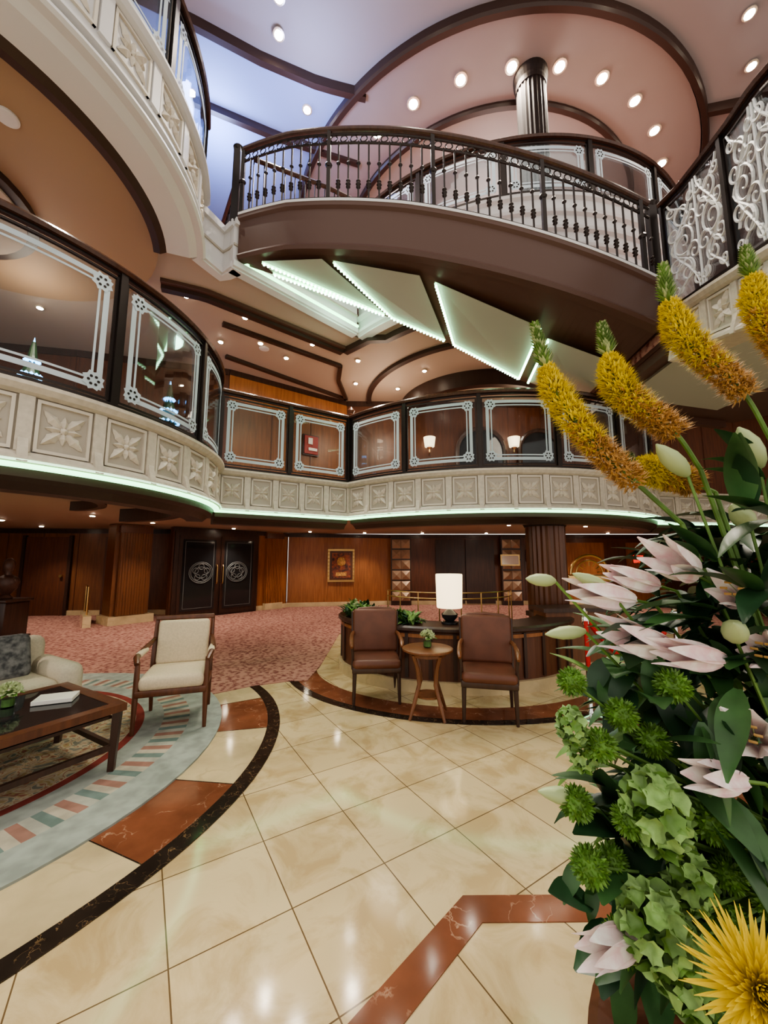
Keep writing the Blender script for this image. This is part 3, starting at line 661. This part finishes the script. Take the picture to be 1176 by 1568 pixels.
# ---------------------------------------------------------------- upper ceiling & walls
mb=MB(); mb.prism([(-12,3),(10,3),(10,13.2),(-12,13.2)],9.6,9.7,'ceilu'); mb.build('ceiling')
mb=MB(); mb.prism([p[:2] for p in arc(2.5,9.25,4.55,0,360,80)][:-1],9.50,9.6,'ceilt')
mb.prism([(-11.9,3.1),(-5,3.9),(-2.85,4.86),(-1.99,5.27),(-.32,5.77),(-1.3,7.0),(-2,10),(-11.9,12)],9.57,9.6,'ceil_bluelit'); mb.build('ceiling_inset')
mb=MB()
for r in (4.62,3.4):
    P=Path(arc(2.5,9.25,r,-225,45,80)); mb.sweep(P,0,P.L,[(-.05,9.42),(.03,9.42),(.055,9.46),(.06,9.6),(-.06,9.6)],'crown',.2)
for pts in ([(-8,3.0),(-5,3.9),(-2.85,4.86),(-1.99,5.27),(-1.1,5.6),(-.32,5.77)],[(-8,4.6),(-5,5.1),(-3.1,5.95),(-1.98,6.43),(-.5,6.9)],[(5.8,6.0),(7,5.75),(9.9,5.0)]):
    P=Path(pts); mb.sweep(P,0,P.L,[(-.045,9.44),(.045,9.44),(.06,9.6),(-.06,9.6)],'crown',.3)
mb.build('trim_ceiling_ribs')
mb=MB(); mb.box((-1,13,7.7),(22,.2,3.8),'ceilt'); mb.build('wall_upper_back')
mb=MB(); mb.box((-12,7.5,6),(.2,12,7.4),'ceilu'); mb.build('wall_upper_left')
mb=MB(); mb.box((10.1,7.5,6),(.2,12,7.4),'ceilt'); mb.build('wall_upper_right')

# ---------------------------------------------------------------- downlights
LR=empty('ceiling_lamps')
WC=(1,.89,.74)
def lights(name,pts,z,r=.05,energy=0,col=WC,spot=1.9,every=1):
    mb=MB()
    for i,(x,y) in enumerate(pts):
        mb.lathe((x,y,z-.02),[(r*1.5,.02),(r*1.5,0),(r*1.15,-.004)],'trim',16)
        mb.lathe((x,y,z-.03),[(r,0),(r,.004)],'bulb',16)
        if energy and i%every==0:
            l=bpy.data.lights.new(name+'_lamp','SPOT'); l.energy=energy; l.color=col; l.spot_size=spot; l.spot_blend=.7; l.shadow_soft_size=.06
            o=bpy.data.objects.new(name+'_lamp',l); scene.collection.objects.link(o); o.location=(x,y,z-.08); o.parent=LR
    mb.build(name)
ring=[(2.5+3.93*math.cos(math.radians(a)),9.25+3.93*math.sin(math.radians(a))) for a in (-132,-120.3,-108,-96,-84.6,-73,-61,-49,-37)]
lights('downlights_upper',ring,9.5,.075,300)
lights('downlights_upper_outer',[(-1.63,5.0),(-1.39,6.0),(5.44,4.77),(6.05,5.38),(5.66,6.73),(-1.52,4.6),(.5,4.2),(3.5,4.2),(-4,4.4),(1.2,6.9),(2.2,6.6),(-.5,6.3)],9.57,.06,280,every=2)
m2=[(-2.89,3.2),(-3.33,4.23),(-4.18,4.51),(-2.8,5.02),(-2.14,5.51),(-1.24,6.25),(-.49,6.81),(.12,6.05),(-2.8,6.18),(-2.13,6.22),(-1.81,6.71),(-5.1,5.28),(-.6,7.75),(.8,7.2),(.3,8.0),(1.6,7.9),(2.8,7.9),(-4.6,2.6),(3.9,7.3),(5,7.6)]
lights('downlights_middle',m2,5.215,.036,60)
m1=[(-6.2,9.3),(-4.0,10.2),(-2.2,11.4),(-.6,11.9),(1.2,12.0),(3.2,12.0),(-8,8),(-5.5,7.2),(-3.2,8.5),(-1,8.8),(1,9),(3,9.2),(5,9.5),(7,10),(7,12),(-4.6,3.6),(-4,5.5),(-6.5,4.5),(.2,7.3),(3.8,7.2),(5.5,12),(-5.2,8.6),(-8.5,9.5),(-3.3,3.1)]
lights('downlights_lower',m1,2.33,.04,65)
def pl(loc,e,c,r=.3):
    l=bpy.data.lights.new('glow','POINT'); l.energy=e; l.color=c; l.shadow_soft_size=r; o=bpy.data.objects.new('glow_lamp',l); scene.collection.objects.link(o); o.location=loc; o.parent=LR
pl((-3.2,6.2,8.9),190,(.38,.52,1),.4)
pl((-1.2,5.4,8.5),100,(.45,.55,1),.4)
pl((2.5,7.6,8.4),120,(1,.90,.84),.5)
pl((.79,4.72,1.12),8,(1,.78,.5),.1)
pl((0,7.6,4.4),28,(1,.8,.6),.3); pl((3,7.6,4.4),32,(1,.8,.6),.3); pl((-4.6,4.6,4.7),22,(1,.8,.6),.3)
pl((-.5,5.3,5.0),14,(.6,1,.72),.15)

# ---------------------------------------------------------------- bar / desk
BP=Path(ell(1.6,1.25,160,375,70)); root=empty('curved_reception_desk'); mb=MB()
mb.strip(BP,0,BP.L,0,.13,-.5,.05,'cream'); mb.strip(BP,0,BP.L,.13,.67,-.3,0,'woodm')
mb.sweep(BP,0,BP.L,[(-.42,.66),(.03,.66),(.06,.68),(.06,.71),(.03,.73),(-.42,.73)],'dark')
for i in range(20):
    s=BP.L*i/19; mb.strip(BP,max(0,s-.02),min(BP.L,s+.02),.15,.65,0,.02,'dark')
mb.strip(BP,0,BP.L,.60,.64,0,.02,'wood')
mb.build('counter',root)
mb=MB()
P=Path(ell(1.0,.8,200,350,30))
for z in (.95,1.03): mb.tube([(P.at(P.L*i/30)[0],P.at(P.L*i/30)[1]+.5,z) for i in range(31)],.009,'gold',6)
for i in range(9): a=P.at(P.L*i/8); mb.tube([(a[0],a[1]+.5,.0),(a[0],a[1]+.5,1.03)],.009,'gold',6)
mb.build('brass_gallery_rail',root)
mb=MB()
mb.box((2.75,5.5,.4),(1.2,.35,.8),'wood2',math.radians(5)); mb.box((2.75,5.5,.82),(1.3,.45,.05),'dark',math.radians(5)); mb.box((2.75,5.5,.07),(1.3,.45,.14),'cream',math.radians(5))
for i in range(5): mb.box((2.25+i*.25,5.3+i*.02,.4),(.03,.03,.62),'woodm')
mb.build('side_counter',root)

def blade(mb,o,d,up,L,w,curl,m,n=6,fold=.15,curve=0.):
    o=Vector(o); d=Vector(d).normalized(); up=Vector(up); sd=d.cross(up)
    if sd.length<1e-3: sd=d.cross(Vector((1,0,.1)))
    sd.normalize(); up=sd.cross(d).normalized(); vs=[];fs=[]; p=o.copy(); a=0; st=L/n
    for i in range(n+1):
        t=i/n; ww=w*math.sin(pi*min(1,(t*.93+.04)**.8)); dd=d*math.cos(a)+up*math.sin(a); uu=up*math.cos(a)-d*math.sin(a)
        vs+=[p+sd*ww/2+uu*ww*fold,p,p-sd*ww/2+uu*ww*fold]; p=p+dd*st; a+=curl/n+curve*(t-.4)*2/n
    for i in range(n):
        k=3*i; fs+=[(k,k+1,k+4,k+3),(k+1,k+2,k+5,k+4)]
    mb.add(vs,fs,m)
def rv(): 
    z=random.uniform(-1,1); a=random.uniform(0,2*pi); r=math.sqrt(1-z*z); return Vector((r*math.cos(a),r*math.sin(a),z))
mb=MB()
for i in range(480):
    s=random.uniform(.05,2.0); a=BP.at(s); o=-.18+random.uniform(-.16,.14); d=rv(); d.z=abs(d.z)+.3
    blade(mb,(a[0]+a[3]*o,a[1]+a[4]*o,.73),d,(0,0,1),random.uniform(.12,.22),.07,-.8,('leaf','leafl','leafd')[i%3],4)
for i in range(9):
    a=BP.at(.2+i*.2); o=-.15; c=Vector((a[0]+a[3]*o,a[1]+a[4]*o,.87))
    for j in range(20): blade(mb,c,rv(),(0,0,1),.05,.03,.3,'leafl' if i%3 else 'whitefl',3)
mb.build('planter_foliage',root)
mb=MB(); x,y=.79,4.74
mb.lathe((x,y,.735),[(.10,0),(.10,.02),(.05,.03),(.09,.07),(.10,.11),(.05,.15),(.02,.17),(.015,.22)],'black',20)
mb.lathe((x,y,.92),[(.148,0),(.152,.01),(.162,.39),(.158,.40)],'shade',32)
mb.build('table_lamp',smooth=True)

# ---------------------------------------------------------------- chairs
def legs(mb,m,w,d,h,r0=.026,r1=.016,splay=.03):
    for sx in (-1,1):
        for sy in (-1,1):
            mb.tube([(sx*(w/2+splay*.3),sy*(d/2)+(splay if sy>0 else 0),0),(sx*w/2,sy*d/2,h)],[r1,r0],m,8)
def leather_chair(loc,rz):
    mb=MB(); mb.M=Matrix.Diagonal((.92,.95,.96,1)); R=Matrix.Rotation(math.radians(-9),3,'X')
    legs(mb,'dark',.50,.46,.36); mb.rbox((0,0,.36),(.56,.54,.07),'dark',.015)
    mb.rbox((0,-.02,.42),(.55,.54,.10),'leather',.045)
    mb.rbox((0,.24,.70),(.56,.09,.50),'leather',.04,R)
    mb.tube([(-.28,.27,.90),(-.2,.29,.94),(0,.295,.955),(.2,.29,.94),(.28,.27,.90)],.022,'leather',8)
    for sx in (-1,1):
        mb.tube([(sx*.27,.22,.68),(sx*.29,.1,.67),(sx*.295,-.1,.65),(sx*.29,-.22,.63),(sx*.285,-.26,.60)],[.02,.022,.024,.026,.016],'wood2',8)
        mb.tube([(sx*.285,-.22,.63),(sx*.275,-.19,.5),(sx*.27,-.2,.36)],[.02,.017,.02],'dark',8)
        mb.tube([(sx*.27,.2,.36),(sx*.28,.25,.68),(sx*.285,.30,.91)],.018,'dark',8)
    return mb.build('leather_armchair',smooth=True,loc=loc,rz=rz)
leather_chair((-.09,4.40,.008),math.radians(4)); leather_chair((1.02,3.93,.003),math.radians(-12))
def cream_chair(loc,rz):
    mb=MB(); mb.M=Matrix.Diagonal((1,1,.96,1)); R=Matrix.Rotation(math.radians(-10),3,'X')
    for sx in (-1,1):
        mb.tube([(sx*.28,-.27,0),(sx*.275,-.26,.38),(sx*.28,-.24,.62)],[.016,.025,.02],'woodm',8)
        mb.tube([(sx*.26,.30,0),(sx*.26,.25,.36),(sx*.26,.28,.6),(sx*.26,.36,.92)],[.016,.025,.024,.018],'woodm',8)
        mb.tube([(sx*.28,-.27,.60),(sx*.30,-.2,.645),(sx*.305,0,.66),(sx*.28,.2,.69),(sx*.26,.30,.72)],[.02,.026,.024,.022,.018],'woodm',8)
        mb.rbox((sx*.295,-.03,.655),(.06,.26,.05),'fabric',.022)
    mb.rbox((0,-.02,.34),(.57,.54,.06),'woodm',.012); mb.rbox((0,-.03,.42),(.53,.53,.13),'fabric',.05)
    mb.rbox((0,.28,.68),(.47,.09,.44),'fabric',.035,R)
    mb.rbox((0,.345,.92),(.55,.035,.05),'woodm',.012,R)
    return mb.build('cream_armchair',smooth=True,loc=loc,rz=rz)
cream_chair((-1.96,3.80,.018),math.radians(19))
mb=MB()
mb.rbox((0,0,.22),(1.6,.76,.22),'fabric2',.05); mb.rbox((-.35,-.05,.36),(.70,.66,.15),'fabric2',.06); mb.rbox((.35,-.05,.36),(.70,.66,.15),'fabric2',.06)
mb.rbox((0,.33,.48),(1.6,.2,.52),'fabric2',.08)
for sx in (-1,1): mb.rbox((sx*.78,-.02,.33),(.19,.78,.44),'fabric2',.08)
for sx in (-1,1):
    for sy in (-1,1): mb.tube([(sx*.7,sy*.31,0),(sx*.7,sy*.31,.13)],[.02,.03],'woodm',8)
mb.rbox((.42,.12,.60),(.42,.14,.40),'cushion',.06,Matrix.Rotation(math.radians(-18),3,'X')); mb.rbox((-.2,.14,.58),(.4,.13,.38),'fabric',.06,Matrix.Rotation(math.radians(-18),3,'X'))
mb.build('sofa',smooth=True,loc=(-3.52,3.12,.018),rz=math.radians(60))
mb=MB(); h=.95/2
for sx in (-1,1):
    for sy in (-1,1): mb.tube([(sx*(h-.05),sy*(h-.05),0),(sx*(h-.04),sy*(h-.04),.42)],[.028,.036],'dark',4)
for a in (-1,1):
    mb.box((0,a*(h-.04),.425),(.95,.08,.05),'woodm'); mb.box((a*(h-.04),0,.425),(.08,.80,.05),'woodm'); mb.box((0,a*(h-.05),.16),(.86,.03,.035),'dark'); mb.box((a*(h-.05),0,.16),(.03,.86,.035),'dark')
mb.box((0,0,.44),(.8,.8,.012),'dglass'); mb.box((0,0,.36),(.82,.82,.02),'dark')
mb.build('coffee_table',loc=(-2.51,2.76,.018),rz=math.radians(60))
def posy(loc,r=.07):
    mb=MB(); mb.lathe((0,0,0),[(.04,0),(.045,.01),(.045,.08),(.042,.085)],'glass',16); mb.lathe((0,0,.005),[(.036,0),(.036,.05)],'leafl',12)
    for i in range(60):
        d=rv(); d.z=abs(d.z)*.9+.05; c=Vector((0,0,.095))+d*r*.75
        for j in range(3): blade(mb,c,(d+rv()*.8),rv(),.03,.028,.5,'whitefl',3)
    for i in range(14):
        d=rv(); d.z=.1; blade(mb,(0,0,.09),d,(0,0,1),.1,.04,-.5,'leafl',4)
    mb.build('flower_posy',loc=loc)
posy((-2.66,2.86,.466)); posy((.43,3.93,.64))
mb=MB(); mb.rbox((0,0,0),(.24,.17,.03),'paper',.004); mb.build('book',loc=(-2.42,2.98,.482),rz=.4)
mb=MB(); mb.lathe((0,0,.60),[(.235,0),(.25,.01),(.25,.025),(.24,.03)],'wood2',40); mb.lathe((0,0,.56),[(.18,0),(.18,.04)],'wood2',32)
for k in range(4):
    a=k*pi/2+.6; c,s_=math.cos(a),math.sin(a); mb.tube([(c*.23,s_*.23,0),(c*.18,s_*.18,.12),(c*.11,s_*.11,.3),(c*.13,s_*.13,.45),(c*.18,s_*.18,.58)],[.014,.018,.02,.02,.018],'wood2',8)
mb.lathe((0,0,.18),[(.13,0),(.13,.015)],'wood2',24)
mb.build('side_table',smooth=True,loc=(.43,3.93,.004))
mb=MB(); mb.lathe((0,0,0),[(.15,0),(.15,.015),(.12,.03),(.03,.05),(.022,.07),(.022,.86),(.035,.87),(.035,.93),(.02,.95),(.03,.99),(.001,1.02)],'chrome',24)
mb.tube([(.02,0,.9)]+[(.02+1.1*t,.35*t,.9-.42*math.sin(pi*t)) for t in [i/14 for i in range(1,15)]],.024,'red',8)
mb.tube([(-.01,-.03,.9),(-.03,-.06,.6),(-.01,-.05,.33)],.020,'red',8)
mb.lathe((1.14,.36,0),[(.15,0),(.15,.015),(.12,.03),(.03,.05),(.022,.07),(.022,.86),(.035,.87),(.035,.93),(.02,.95),(.03,.99),(.001,1.02)],'chrome',24)
mb.build('rope_stanchion',smooth=True,loc=(1.97,3.86,.004))
mb=MB(); mb.rbox((0,0,.35),(.5,.5,.7),'dark',.02); mb.rbox((0,0,.72),(.58,.58,.05),'dark',.01); mb.rbox((0,0,.03),(.58,.58,.06),'dark',.01)
mb.lathe((0,0,.74),[(.1,0),(.12,.03),(.06,.08),(.17,.2),(.20,.32),(.17,.40),(.07,.45),(.06,.5),(.095,.56),(.105,.63),(.09,.71),(.04,.76),(.001,.77)],'stair',20,sy=.75)
mb.build('bust_on_pedestal',smooth=True,loc=(-7.15,7.4,.012))
mb=MB(); mb.box((0,0,.12),(1.3,.15,.24),'cream'); mb.tube([(-.5,0,.2),(-.5,0,.85),(.3,0,.85),(.3,0,.2)],.02,'gold',8); mb.build('entrance_handrail',loc=(-6.9,9.1,.012),rz=math.radians(-50))

# ---------------------------------------------------------------- flower arrangement
FA=empty('flower_arrangement')
mb=MB(); mb.lathe((.72,.52,0),[(.28,0),(.28,.03),(.08,.08),(.06,.4),(.09,.66),(.2,.7)],'woodm',32); mb.lathe((.72,.52,.70),[(.42,0),(.44,.012),(.44,.03),(.425,.04)],'woodm',64); mb.build('pedestal_table')
mb=MB(); mb.lathe((.78,.72,.742),[(.10,0),(.13,.05),(.14,.14),(.11,.22),(.12,.26),(.11,.26),(.09,.2)],'ceram',32); mb.build('vase',FA,smooth=True)
def cr(pts,n=30):
    P=[Vector(p) for p in pts]; P=[P[0]*2-P[1]]+P+[P[-1]*2-P[-2]]; out=[]
    for i in range(n+1):
        t=i/n*(len(P)-3); k=min(int(t),len(P)-4); f=t-k; a,b,c,d=P[k:k+4]
        out.append(.5*((2*b)+(-a+c)*f+(2*a-5*b+4*c-d)*f*f+(-a+3*b-3*c+d)*f**3))
    return out
base=Vector((.80,.74,.98))
def spike(pts):
    mb=spk; c=cr(pts,60); m=len(c)
    mb.tube(c+[c[-1].lerp(base,.5),base],.0045,'leafl',6)
    end=int(m*.80)
    for i in range(860):
        t=(i/860); k=t*end; j=min(int(k),m-2); p=c[j].lerp(c[j+1],k-j); ax=(c[j]-c[j+1]).normalized()
        a=i*2.39996; u=ax.cross(Vector((0,1,.2))).normalized(); w=ax.cross(u); d=u*math.cos(a)+w*math.sin(a)
        if t<.26:
            R=.008+.04*t; mt='leafl' if random.random()<.7 else 'bud'; blade(mb,p+d*.002,(d+ax*.9),ax,R*1.5,.008,.2,mt,2)
        else:
            R=.018+.017*min(1,(t-.26)*6)
            if t>.5: R*=1-.25*(t-.5)
            mt='yellow' if random.random()<(1.2-max(0,t-.46)*3.0) else 'orange'
            q=p+d*R*random.uniform(.35,.62)
            for z in range(4):
                e=(d+ax*.2+rv()*.8).normalized(); blade(mb,q,e,ax,R*.58,.0050,.6,mt,2)
            for z in range(2):
                e=(d+rv()*.5).normalized(); s1=q; mb.add([s1,s1+u*.0016,q+e*R*.8,],[(0,1,2)],mt if t>.45 else 'yellow')
spk=MB()
spike([(.315,.75,1.985),(.33,.75,1.91),(.35,.75,1.84),(.40,.75,1.76),(.45,.75,1.70),(.52,.76,1.64),(.60,.77,1.57)])
spike([(.455,.75,1.985),(.465,.75,1.92),(.48,.75,1.85),(.53,.75,1.80),(.59,.75,1.75),(.64,.76,1.68)])
spike([(.595,.75,2.12),(.60,.75,2.04),(.625,.75,1.96),(.68,.75,1.90),(.74,.75,1.83),(.79,.76,1.74)])
spike([(.775,.75,2.16),(.785,.75,2.08),(.80,.75,1.99),(.84,.75,1.90),(.87,.75,1.8)])
spike([(.50,.80,1.72),(.56,.80,1.69),(.63,.80,1.67),(.70,.80,1.64)])
spk.build('foxtail_lily_spikes',FA)
lm=MB()
def lily(p,q,w=.03,openn=.35,m='lily'):
    p,q=Vector(p),Vector(q); ax=(p-q).normalized(); L=(p-q).length; u=ax.cross(Vector((0,0,1))).normalized(); v=ax.cross(u)
    for k in range(6):
        a=k*pi/3+.3; d=u*math.cos(a)+v*math.sin(a); blade(lm,q+d*.005,(ax+d*(.16+openn*.3)),d,L*(1.05 if k%2 else .95),w*(.9 if k%2 else 1.05),-.25+openn*1.1,m,9,.22,curve=.5+openn)
    if openn>.35:
        for k in range(6):
            a=k*pi/3; d=u*math.cos(a)+v*math.sin(a); e=q+ax*L*.75+d*.012; lm.tube([q,e],.0010,'bud',4); lm.tube([e-u*.005,e+u*.005],.0020,'orange',4)
    lm.tube([q,q-ax*.05,(q-ax*.05).lerp(base,.5),base],.003,'leafl',5)
def lbud(p,q,r=.014,m='bud'):
    p,q=Vector(p),Vector(q); c=[q.lerp(p,t) for t in (0,.15,.35,.6,.85,1)]; lm.tube(c,[r*.4,r*.8,r,r*.95,r*.55,r*.1],m,10)
    lm.tube([q,q.lerp(base,.3)+Vector((0,0,-.02)),base],.0028,'leafl',5)
lily((.325,.68,1.45),(.46,.72,1.425),.032,.2); lily((.46,.66,1.515),(.58,.72,1.47),.034,.35); lily((.37,.66,1.385),(.51,.70,1.34),.034,.28)
lily((.58,.66,1.46),(.67,.72,1.42),.034,.45); lily((.53,.60,1.25),(.60,.66,1.21),.038,.5); lily((.43,.58,1.20),(.54,.62,1.17),.030,.2); lily((.265,.58,.975),(.36,.62,.96),.030,.25)
lily((.40,.70,1.48),(.52,.74,1.45),.028,.12); lily((.44,.64,1.355),(.58,.68,1.33),.030,.2); lily((.60,.64,1.36),(.68,.68,1.33),.034,.5)
for a,b,r in [((.511,.7,1.714),(.58,.72,1.66),.017),((.65,.68,1.74),(.70,.70,1.67),.02),((.255,.7,1.465),(.315,.72,1.46),.012),((.285,.7,1.368),(.365,.72,1.37),.012),((.245,.66,1.134),(.325,.68,1.11),.013),((.55,.62,1.40),(.585,.66,1.37),.018),((.64,.7,1.6),(.69,.72,1.56),.018),((.33,.68,1.475),(.4,.7,1.45),.011)]: lbud(a,b,r)
lm.build('pink_lilies',FA,smooth=True)
pm=MB()
def pompon(c,r,m='pom'):
    c=Vector(c); pm.lathe(c,[(.001,-r*.7),(r*.5,-r*.5),(r*.7,0),(r*.5,r*.5),(.001,r*.7)],m,12)
    for i in range(220):
        z=1-2*(i+.5)/220; a=i*2.39996; q=math.sqrt(1-z*z); d=Vector((q*math.cos(a),q*math.sin(a),z)); blade(pm,c+d*r*.55,d+rv()*.12,rv(),r*.42,r*.20,.7,m if i%5 else 'leafl',2)
    pm.tube([c,c.lerp(base,.5)+Vector((0,0,-.03)),base],.0025,'leafl',5)
for x,z in [(.313,1.297),(.389,1.247),(.307,1.113),(.308,1.044),(.442,1.203),(.466,1.297),(.521,1.025),(.533,.95),(.356,1.03),(.369,.996),(.41,1.07),(.46,.93),(.50,1.10),(.55,1.06),(.37,1.11),(.34,1.21),(.57,1.00),(.35,.945)]:
    pompon((x,.65+random.uniform(-.02,.03),z),.026+random.uniform(0,.006))
pm.build('green_pompons',FA)
bm_=MB()
def bells(c,R,n=40,m='bells'):
    c=Vector(c)
    for i in range(n):
        z=1-2*(i+.5)/n; a=i*2.39996; q=math.sqrt(1-z*z); d=Vector((q*math.cos(a),q*math.sin(a),z*1.45)); p=c+d*R*.6
        u=d.cross(Vector((.3,.2,1))).normalized(); v=d.cross(u).normalized(); dn_=(d.normalized()+rv()*.3).normalized()
        K=14; r0=R*.08; r1=R*random.uniform(.27,.36); vs=[p]+[p+dn_*R*.14+(u*math.cos(2*pi*j/K)+v*math.sin(2*pi*j/K))*r0*1.6 for j in range(K)]+[p+dn_*R*(.30+.10*math.sin(j*5.2+i))+(u*math.cos(2*pi*j/K)+v*math.sin(2*pi*j/K))*r1*(1+.2*math.sin(j*3.1+i)) for j in range(K)]
        fs=[(0,1+j,1+(j+1)%K) for j in range(K)]+[(1+j,1+K+j,1+K+(j+1)%K,1+(j+1)%K) for j in range(K)]
        bm_.add(vs,fs,m if i%3 else 'leafl')
    bm_.tube([c,base],.003,'leafl',5)
for c,R in [((.404,.62,1.13),.048),((.374,.60,.992),.046),((.415,.60,.94),.044),((.294,.64,1.24),.024),((.32,.66,1.19),.024),((.45,.63,1.03),.036)]: bells(c,R)
bm_.build('bells_of_ireland',FA,smooth=True)
ym=MB(); c=Vector((.43,.50,1.01)); ax=Vector((-.4,-.7,.55)).normalized(); u=ax.cross(Vector((0,0,1))).normalized(); v=ax.cross(u)
for i in range(280):
    t=i/280; a=i*2.39996; th_=.1+1.5*t; d=ax*math.cos(th_)+(u*math.cos(a)+v*math.sin(a))*math.sin(th_); blade(ym,c+d*.012,d+rv()*.10,ax,.032+.040*t,.006,.5,'mum',4,.3)
ym.tube([c,base],.004,'leafl',6); ym.build('yellow_spider_mum',FA)
lv=MB()
for i in range(640):
    z=random.uniform(.86,1.58); a=random.uniform(0,2*pi); R=.25*(1-.45*max(0,(z-1.3)/.3)); rr=R*math.sqrt(random.random())*.85
    c=Vector((.78+max(0,z-1.35)*.35,.88,z)); d=Vector((math.cos(a),math.sin(a),random.uniform(-.3,.7)))
    o=c+Vector((math.cos(a)*rr*1.35,math.sin(a)*rr*.8,0))
    if o.y<.64: o.y=.64+random.uniform(0,.05)
    L=random.uniform(.08,.16)
    blade(lv,o,d,(0,0,1),L,L*random.uniform(.24,.40),random.uniform(-1.2,-.2),random.choice(['leaf','leafd','leafd','leaf','leafl'] if z<1.3 else ['leaf','leafd','leafd']),7)
for i in range(260):
    z=random.uniform(.86,1.36); o=Vector((random.uniform(.42,.95)-(.06 if z<1.1 else 0),random.uniform(.67,.80),z)); d=Vector((random.uniform(-1,.5),random.uniform(-.7,0),random.uniform(-.8,.6)))
    L=random.uniform(.06,.13); blade(lv,o,d,(0,-.3,1),L,L*random.uniform(.35,.6),random.uniform(-.9,.1),random.choice(['leaf','leafd','leafd','leaf']),7,.12)
for p,d,L in [((.60,.72,1.50),(-.7,-.1,.35),.14),((.58,.70,1.40),(-.9,-.1,.1),.18),((.66,.70,1.60),(-.4,-.1,.7),.15),((.72,.7,1.6),(.1,-.2,.9),.16),((.68,.68,1.48),(.4,-.4,.3),.17),((.50,.7,1.36),(-.9,0,.25),.15),((.57,.66,1.28),(-.6,-.2,-.3),.16),((.40,.68,1.12),(-.9,0,.2),.13),((.50,.64,1.12),(.3,-.5,-.4),.13),((.45,.62,.98),(-.7,-.1,-.5),.14),((.55,.66,1.18),(.5,-.1,-.5),.12),((.5,.6,.9),(-.3,-.3,-.3),.16),((.68,.66,1.56),(-.7,-.2,.1),.16),((.66,.68,1.42),(.2,-.3,.5),.14),((.60,.66,1.08),(.4,-.1,-.2),.13),((.50,.62,1.25),(.1,-.2,-.8),.13),((.48,.60,.88),(-.4,-.2,-.3),.13),((.60,.58,.92),(.2,-.2,.3),.13),((.62,.66,1.45),(-.6,-.3,.2),.15),((.70,.66,1.38),(-.3,-.3,.2),.14),((.74,.68,1.52),(-.2,-.3,.7),.15),((.70,.70,1.66),(-.6,-.1,.4),.13),((.76,.70,1.70),(.2,-.1,.8),.13)]:
    for k in range(3): blade(lv,Vector(p)+rv()*.015,Vector(d)+rv()*.25,(0,0,1),L*random.uniform(.8,1.1),L*.26,random.uniform(-.9,-.2),'leaf' if k else 'leafd',9)
lv.build('foliage',FA,smooth=True)

# ---------------------------------------------------------------- world & camera
w=bpy.data.worlds.new('World'); scene.world=w; w.use_nodes=True
w.node_tree.nodes['Background'].inputs[0].default_value=(1,.94,.86,1); w.node_tree.nodes['Background'].inputs[1].default_value=.9
cd=bpy.data.cameras.new('camera'); cam=bpy.data.objects.new('camera',cd); scene.collection.objects.link(cam); scene.camera=cam
cd.sensor_fit='HORIZONTAL'; cd.sensor_width=36; cd.lens=18; cd.clip_start=.02; cd.clip_end=100
cam.location=(0,0,1.5); cam.rotation_euler=(math.radians(97),0,0)
try:
    scene.view_settings.view_transform='AgX'; scene.view_settings.look='AgX - Medium High Contrast'
except Exception: pass
scene.view_settings.exposure=.4
